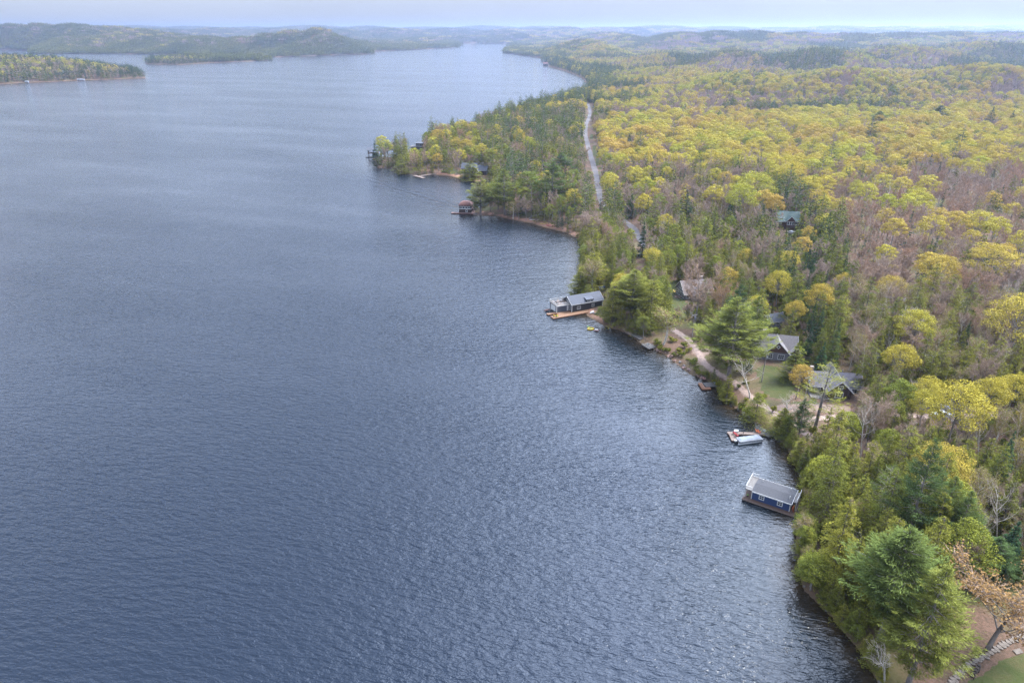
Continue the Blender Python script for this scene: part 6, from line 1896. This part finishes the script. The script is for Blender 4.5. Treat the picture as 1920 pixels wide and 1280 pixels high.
# a few trees are singled out by what they stand nearest to
named = {}
for nm, (lx, ly) in MARKS.items():
    done = set()
    for s_ in sorted(single, key=lambda s_: (s_[0][1] - lx) ** 2 + (s_[0][2] - ly) ** 2):
        t = s_[0]
        dist_ = math.hypot(t[1] - lx, t[2] - ly)
        if dist_ > 45: break
        if t[8] or id(t) in named or t[0] in done: continue
        done.add(t[0]); named[id(t)] = f'{LOOK[t[0]](t[6])} nearest to the {nm}'
labs = {}
for (t, lod, v, rz) in single:
    if not (t[8] or named.get(id(t))): labs.setdefault(label_tree(t), []).append(t)
ORD = ['leftmost', 'second from left', 'third from left', 'fourth from left', 'fifth from left', 'sixth from left', 'seventh from left', 'eighth from left', 'ninth from left', 'tenth from left', 'eleventh from left', 'twelfth from left', 'thirteenth from left', 'fourteenth from left', 'fifteenth from left', 'sixteenth from left', 'seventeenth from left']
for lb, L_ in labs.items():                          # look-alikes at the same spot are told apart by their order
    if 1 < len(L_) <= 18:
        L_.sort(key=lambda t: float(proj(t[1], t[2], t[3])[0]))
        for i, t in enumerate(L_):
            w_ = ORD[i] if i < len(L_) - 1 else 'rightmost'
            named[id(t)] = lb + ', ' + w_ + ' such'
for (t, lod, v, rz) in single:
    lab = t[8] or named.get(id(t)) or label_tree(t)
    for cut in (' such', ' at the water,', ' on the point', ' on the ridge', ' hillside', 'thin '):
        if len(lab.split()) > 16: lab = lab.replace(cut, ',' if cut[-1] == ',' else '')
    if len(lab.split()) > 16: print('LONG', lab)
    if t[9]: rz = 0.3
    make_tree(t[0], t[1], t[2], t[3], t[4], t[5], t[6], lab, None if t[8] else 'trees ' + (t[7] or 'on the shore'), lod, v, rz, t[9])
print('single trees', len(single))

# ---- woods from 900 m to 2700 m: every tree an instance
def scatter(y0, y1, cell, xl, xr):
    out = []
    for y in np.arange(y0, y1, cell):
        xs = np.arange(xl * y, xr * y, cell)
        out.append(np.stack([xs, np.full_like(xs, y)], 1))
    c = np.concatenate(out); c += rng.uniform(-.45, .45, c.shape) * cell
    d_ = sdist(c[:, 0], c[:, 1]); k_ = d_ > 2
    c, d_ = c[k_], d_[k_]
    z_ = bilin_z(c[:, 0], c[:, 1])
    px, py, _ = proj(c[:, 0], c[:, 1], z_)
    k_ = (px > -120) & (px < 2100)
    return c[k_], d_[k_], z_[k_]
for (y0, y1, cell, xl, xr) in ((900, 1500, 6.6, -.75, .8), (1500, 2700, 8.2, -.75, .8)):
    c, dd_, z_ = scatter(y0, y1, cell, xl, xr)
    a = fbm(c[:, 0] / 170, c[:, 1] / 130, 4); b_ = fbm(c[:, 0] / 130 + 50, c[:, 1] / 100, 4); tt = fbm(c[:, 0] / 90 + 9, c[:, 1] / 90, 2)
    rd = line_dist(ROAD, c[:, 0], c[:, 1])
    left = c[:, 0] < -300
    for i in range(len(c)):
        if rd[i] < 8: continue
        key = pick(far_mix(a[i], b_[i], dd_[i], left[i]))
        h = HEIGHT[key] * random.uniform(.75, 1.15) * .95
        if dd_[i] < 12: h *= .8
        s = h / HEIGHT[key]
        if in_front(c[i, 0], c[i, 1], z_[i], h, WIDTH[key] * .6): continue
        add_wood(WOOD[key], key, 2 if y0 > 1000 else 1, random.randrange(KIND[key]), c[i, 0], c[i, 1], z_[i], s * random.uniform(.9, 1.2), s, random.uniform(0, 6.28),
                 min(1, max(0, (TINT_MEAN[key] if not left[i] else (.7 if key == 'maple' else .1)) + random.gauss(0, .2) + tt[i])))

# ---- beyond: stands of trees, 30 m across
def stand(key, seed):
    r = np.random.default_rng(seed)
    tms = [KIND[(key, 2, v)][0] for v in range(KIND[key])]
    V, F, S_, n = [], [], [], 0
    for i in range(20):
        fv, ff, sh = tms[i % len(tms)].foliage()
        q = len(ff); sel = r.permutation(q)[:max(40, q // 5)]
        fv = fv.reshape(-1, 4, 3)[sel].reshape(-1, 3)
        ctr = fv.reshape(-1, 4, 3).mean(1, keepdims=True)
        fv = ((fv.reshape(-1, 4, 3) - ctr) * 1.9 + ctr).reshape(-1, 3)
        a = r.uniform(0, 6.28); ca, sa = math.cos(a), math.sin(a)
        s = r.uniform(.75, 1.15)
        fv = fv @ np.array([[ca, sa, 0], [-sa, ca, 0], [0, 0, 1]]) * s + np.array([r.uniform(-17, 17), r.uniform(-17, 17), 0])
        V.append(fv); S_.append(np.repeat(r.uniform(.75, 1.2) * sh.reshape(-1, 4)[sel, 0], 4)); F.append(np.arange(len(fv)).reshape(-1, 4) + n); n += len(fv)
    return mesh_np('stand', np.concatenate(V), np.concatenate(F), [MATS[KIND[(key, 2, 0)][2]]], False, dict(shade=np.concatenate(S_)))
STAND = {}
for key in ('maple', 'bare', 'hemlock', 'poplar'):
    for v in range(2):
        STAND[(key, v)] = stand(key, 900 + v)
for (y0, y1, cell, sc_) in ((2700, 4800, 25, 1.0), (4800, 11500, 52, 1.7)):
    c, dd_, z_ = scatter(y0, y1, cell, -.75, .78)
    a = fbm(c[:, 0] / 260, c[:, 1] / 260, 3); b_ = fbm(c[:, 0] / 200 + 50, c[:, 1] / 200, 3); tt = fbm(c[:, 0] / 150 + 9, c[:, 1] / 150, 2)
    for i in range(len(c)):
        m_ = far_mix(a[i], b_[i], dd_[i] * .7) if c[i, 0] > -.02 * c[i, 1] else (dict(hemlock=1.0) if dd_[i] < 150 else (dict(hemlock=.85, bare=.15) if a[i] > -.05 else dict(bare=.35, hemlock=.55, maple=.1)))
        key = pick(m_)
        key = {'pine': 'hemlock', 'spruce': 'hemlock', 'cedar': 'hemlock', 'birch': 'bare'}.get(key, key)
        add_wood('far_' + WOOD[key], key, 9, random.randrange(2), c[i, 0], c[i, 1], z_[i], sc_ * random.uniform(.9, 1.15), random.uniform(.8, 1.1) * (1.15 if sc_ > 1 else 1), random.uniform(0, 6.28),
                 min(1, max(0, TINT_MEAN[key] + random.gauss(0, .15) + tt[i])))

# ---- one object for each kind of wood; geometry nodes put a tree at every point
WLAB = dict(undergrowth='low bushes and saplings filling the gaps under the near trees', maple_woods='yellow and fresh green broadleaf trees of the hillside woods', bare_woods='bare grey-brown trees of the hillside woods', conifer_woods='dark conifers of the hillside woods',
            far_maple_woods='far hazy yellow-green broadleaf woods on the hills', far_bare_woods='far hazy bare woods on the hills', far_conifer_woods='far hazy conifer woods on the hills')
def woods_object(name, groups):
    vs = list(groups.items())
    V = np.array([p[:3] for _, L in vs for p in L]); n = len(V)
    var = np.concatenate([np.full(len(L), i) for i, (_, L) in enumerate(vs)])
    at_ = np.array([p[3:7] for _, L in vs for p in L])
    me_ = bpy.data.meshes.new(name)
    me_.vertices.add(n); me_.vertices.foreach_set('co', V.astype(np.float32).ravel())
    for k_, t_, a_ in (('var', 'INT', var), ('rot', 'FLOAT', at_[:, 2]), ('tint', 'FLOAT', at_[:, 3])):
        q = me_.attributes.new(k_, t_, 'POINT'); q.data.foreach_set('value', a_.astype(np.int32 if t_ == 'INT' else np.float32))
    q = me_.attributes.new('scl', 'FLOAT_VECTOR', 'POINT')
    q.data.foreach_set('vector', np.stack([at_[:, 0], at_[:, 0], at_[:, 1]], 1).astype(np.float32).ravel())
    o = link(name, me_)
    g = bpy.data.node_groups.new(name, 'GeometryNodeTree')
    g.interface.new_socket('Geometry', in_out='INPUT', socket_type='NodeSocketGeometry')
    g.interface.new_socket('Geometry', in_out='OUTPUT', socket_type='NodeSocketGeometry')
    gi = g.nodes.new('NodeGroupInput'); go = g.nodes.new('NodeGroupOutput'); jn = g.nodes.new('GeometryNodeJoinGeometry')
    def nattr(nm, dt):
        q_ = g.nodes.new('GeometryNodeInputNamedAttribute'); q_.data_type = dt; q_.inputs['Name'].default_value = nm
        return q_.outputs['Attribute']
    va, ro, sc_ = nattr('var', 'INT'), nattr('rot', 'FLOAT'), nattr('scl', 'FLOAT_VECTOR')
    cxyz = g.nodes.new('ShaderNodeCombineXYZ'); g.links.new(ro, cxyz.inputs[2])
    e2r = g.nodes.new('FunctionNodeEulerToRotation'); g.links.new(cxyz.outputs[0], e2r.inputs[0])
    for i, ((key, lod, v), L) in enumerate(vs):
        src = bpy.data.objects.new(name + '_form', STAND[(key, v)] if lod == 9 else tree_single(key, lod, v))   # not linked to the scene
        oi = g.nodes.new('GeometryNodeObjectInfo'); oi.inputs['Object'].default_value = src
        cmpn = g.nodes.new('FunctionNodeCompare'); cmpn.data_type = 'INT'; cmpn.operation = 'EQUAL'
        g.links.new(va, cmpn.inputs[2]); cmpn.inputs[3].default_value = i
        ip = g.nodes.new('GeometryNodeInstanceOnPoints')
        g.links.new(gi.outputs[0], ip.inputs['Points']); g.links.new(cmpn.outputs[0], ip.inputs['Selection'])
        g.links.new(oi.outputs['Geometry'], ip.inputs['Instance']); g.links.new(e2r.outputs[0], ip.inputs['Rotation']); g.links.new(sc_, ip.inputs['Scale'])
        g.links.new(ip.outputs[0], jn.inputs[0])
    g.links.new(jn.outputs[0], go.inputs[0])
    md = o.modifiers.new('trees', 'NODES'); md.node_group = g
    tag(o, WLAB[name], 'woods', None, 'stuff')
    print(name, n)
for nm, g_ in woods.items():
    woods_object(nm, g_)
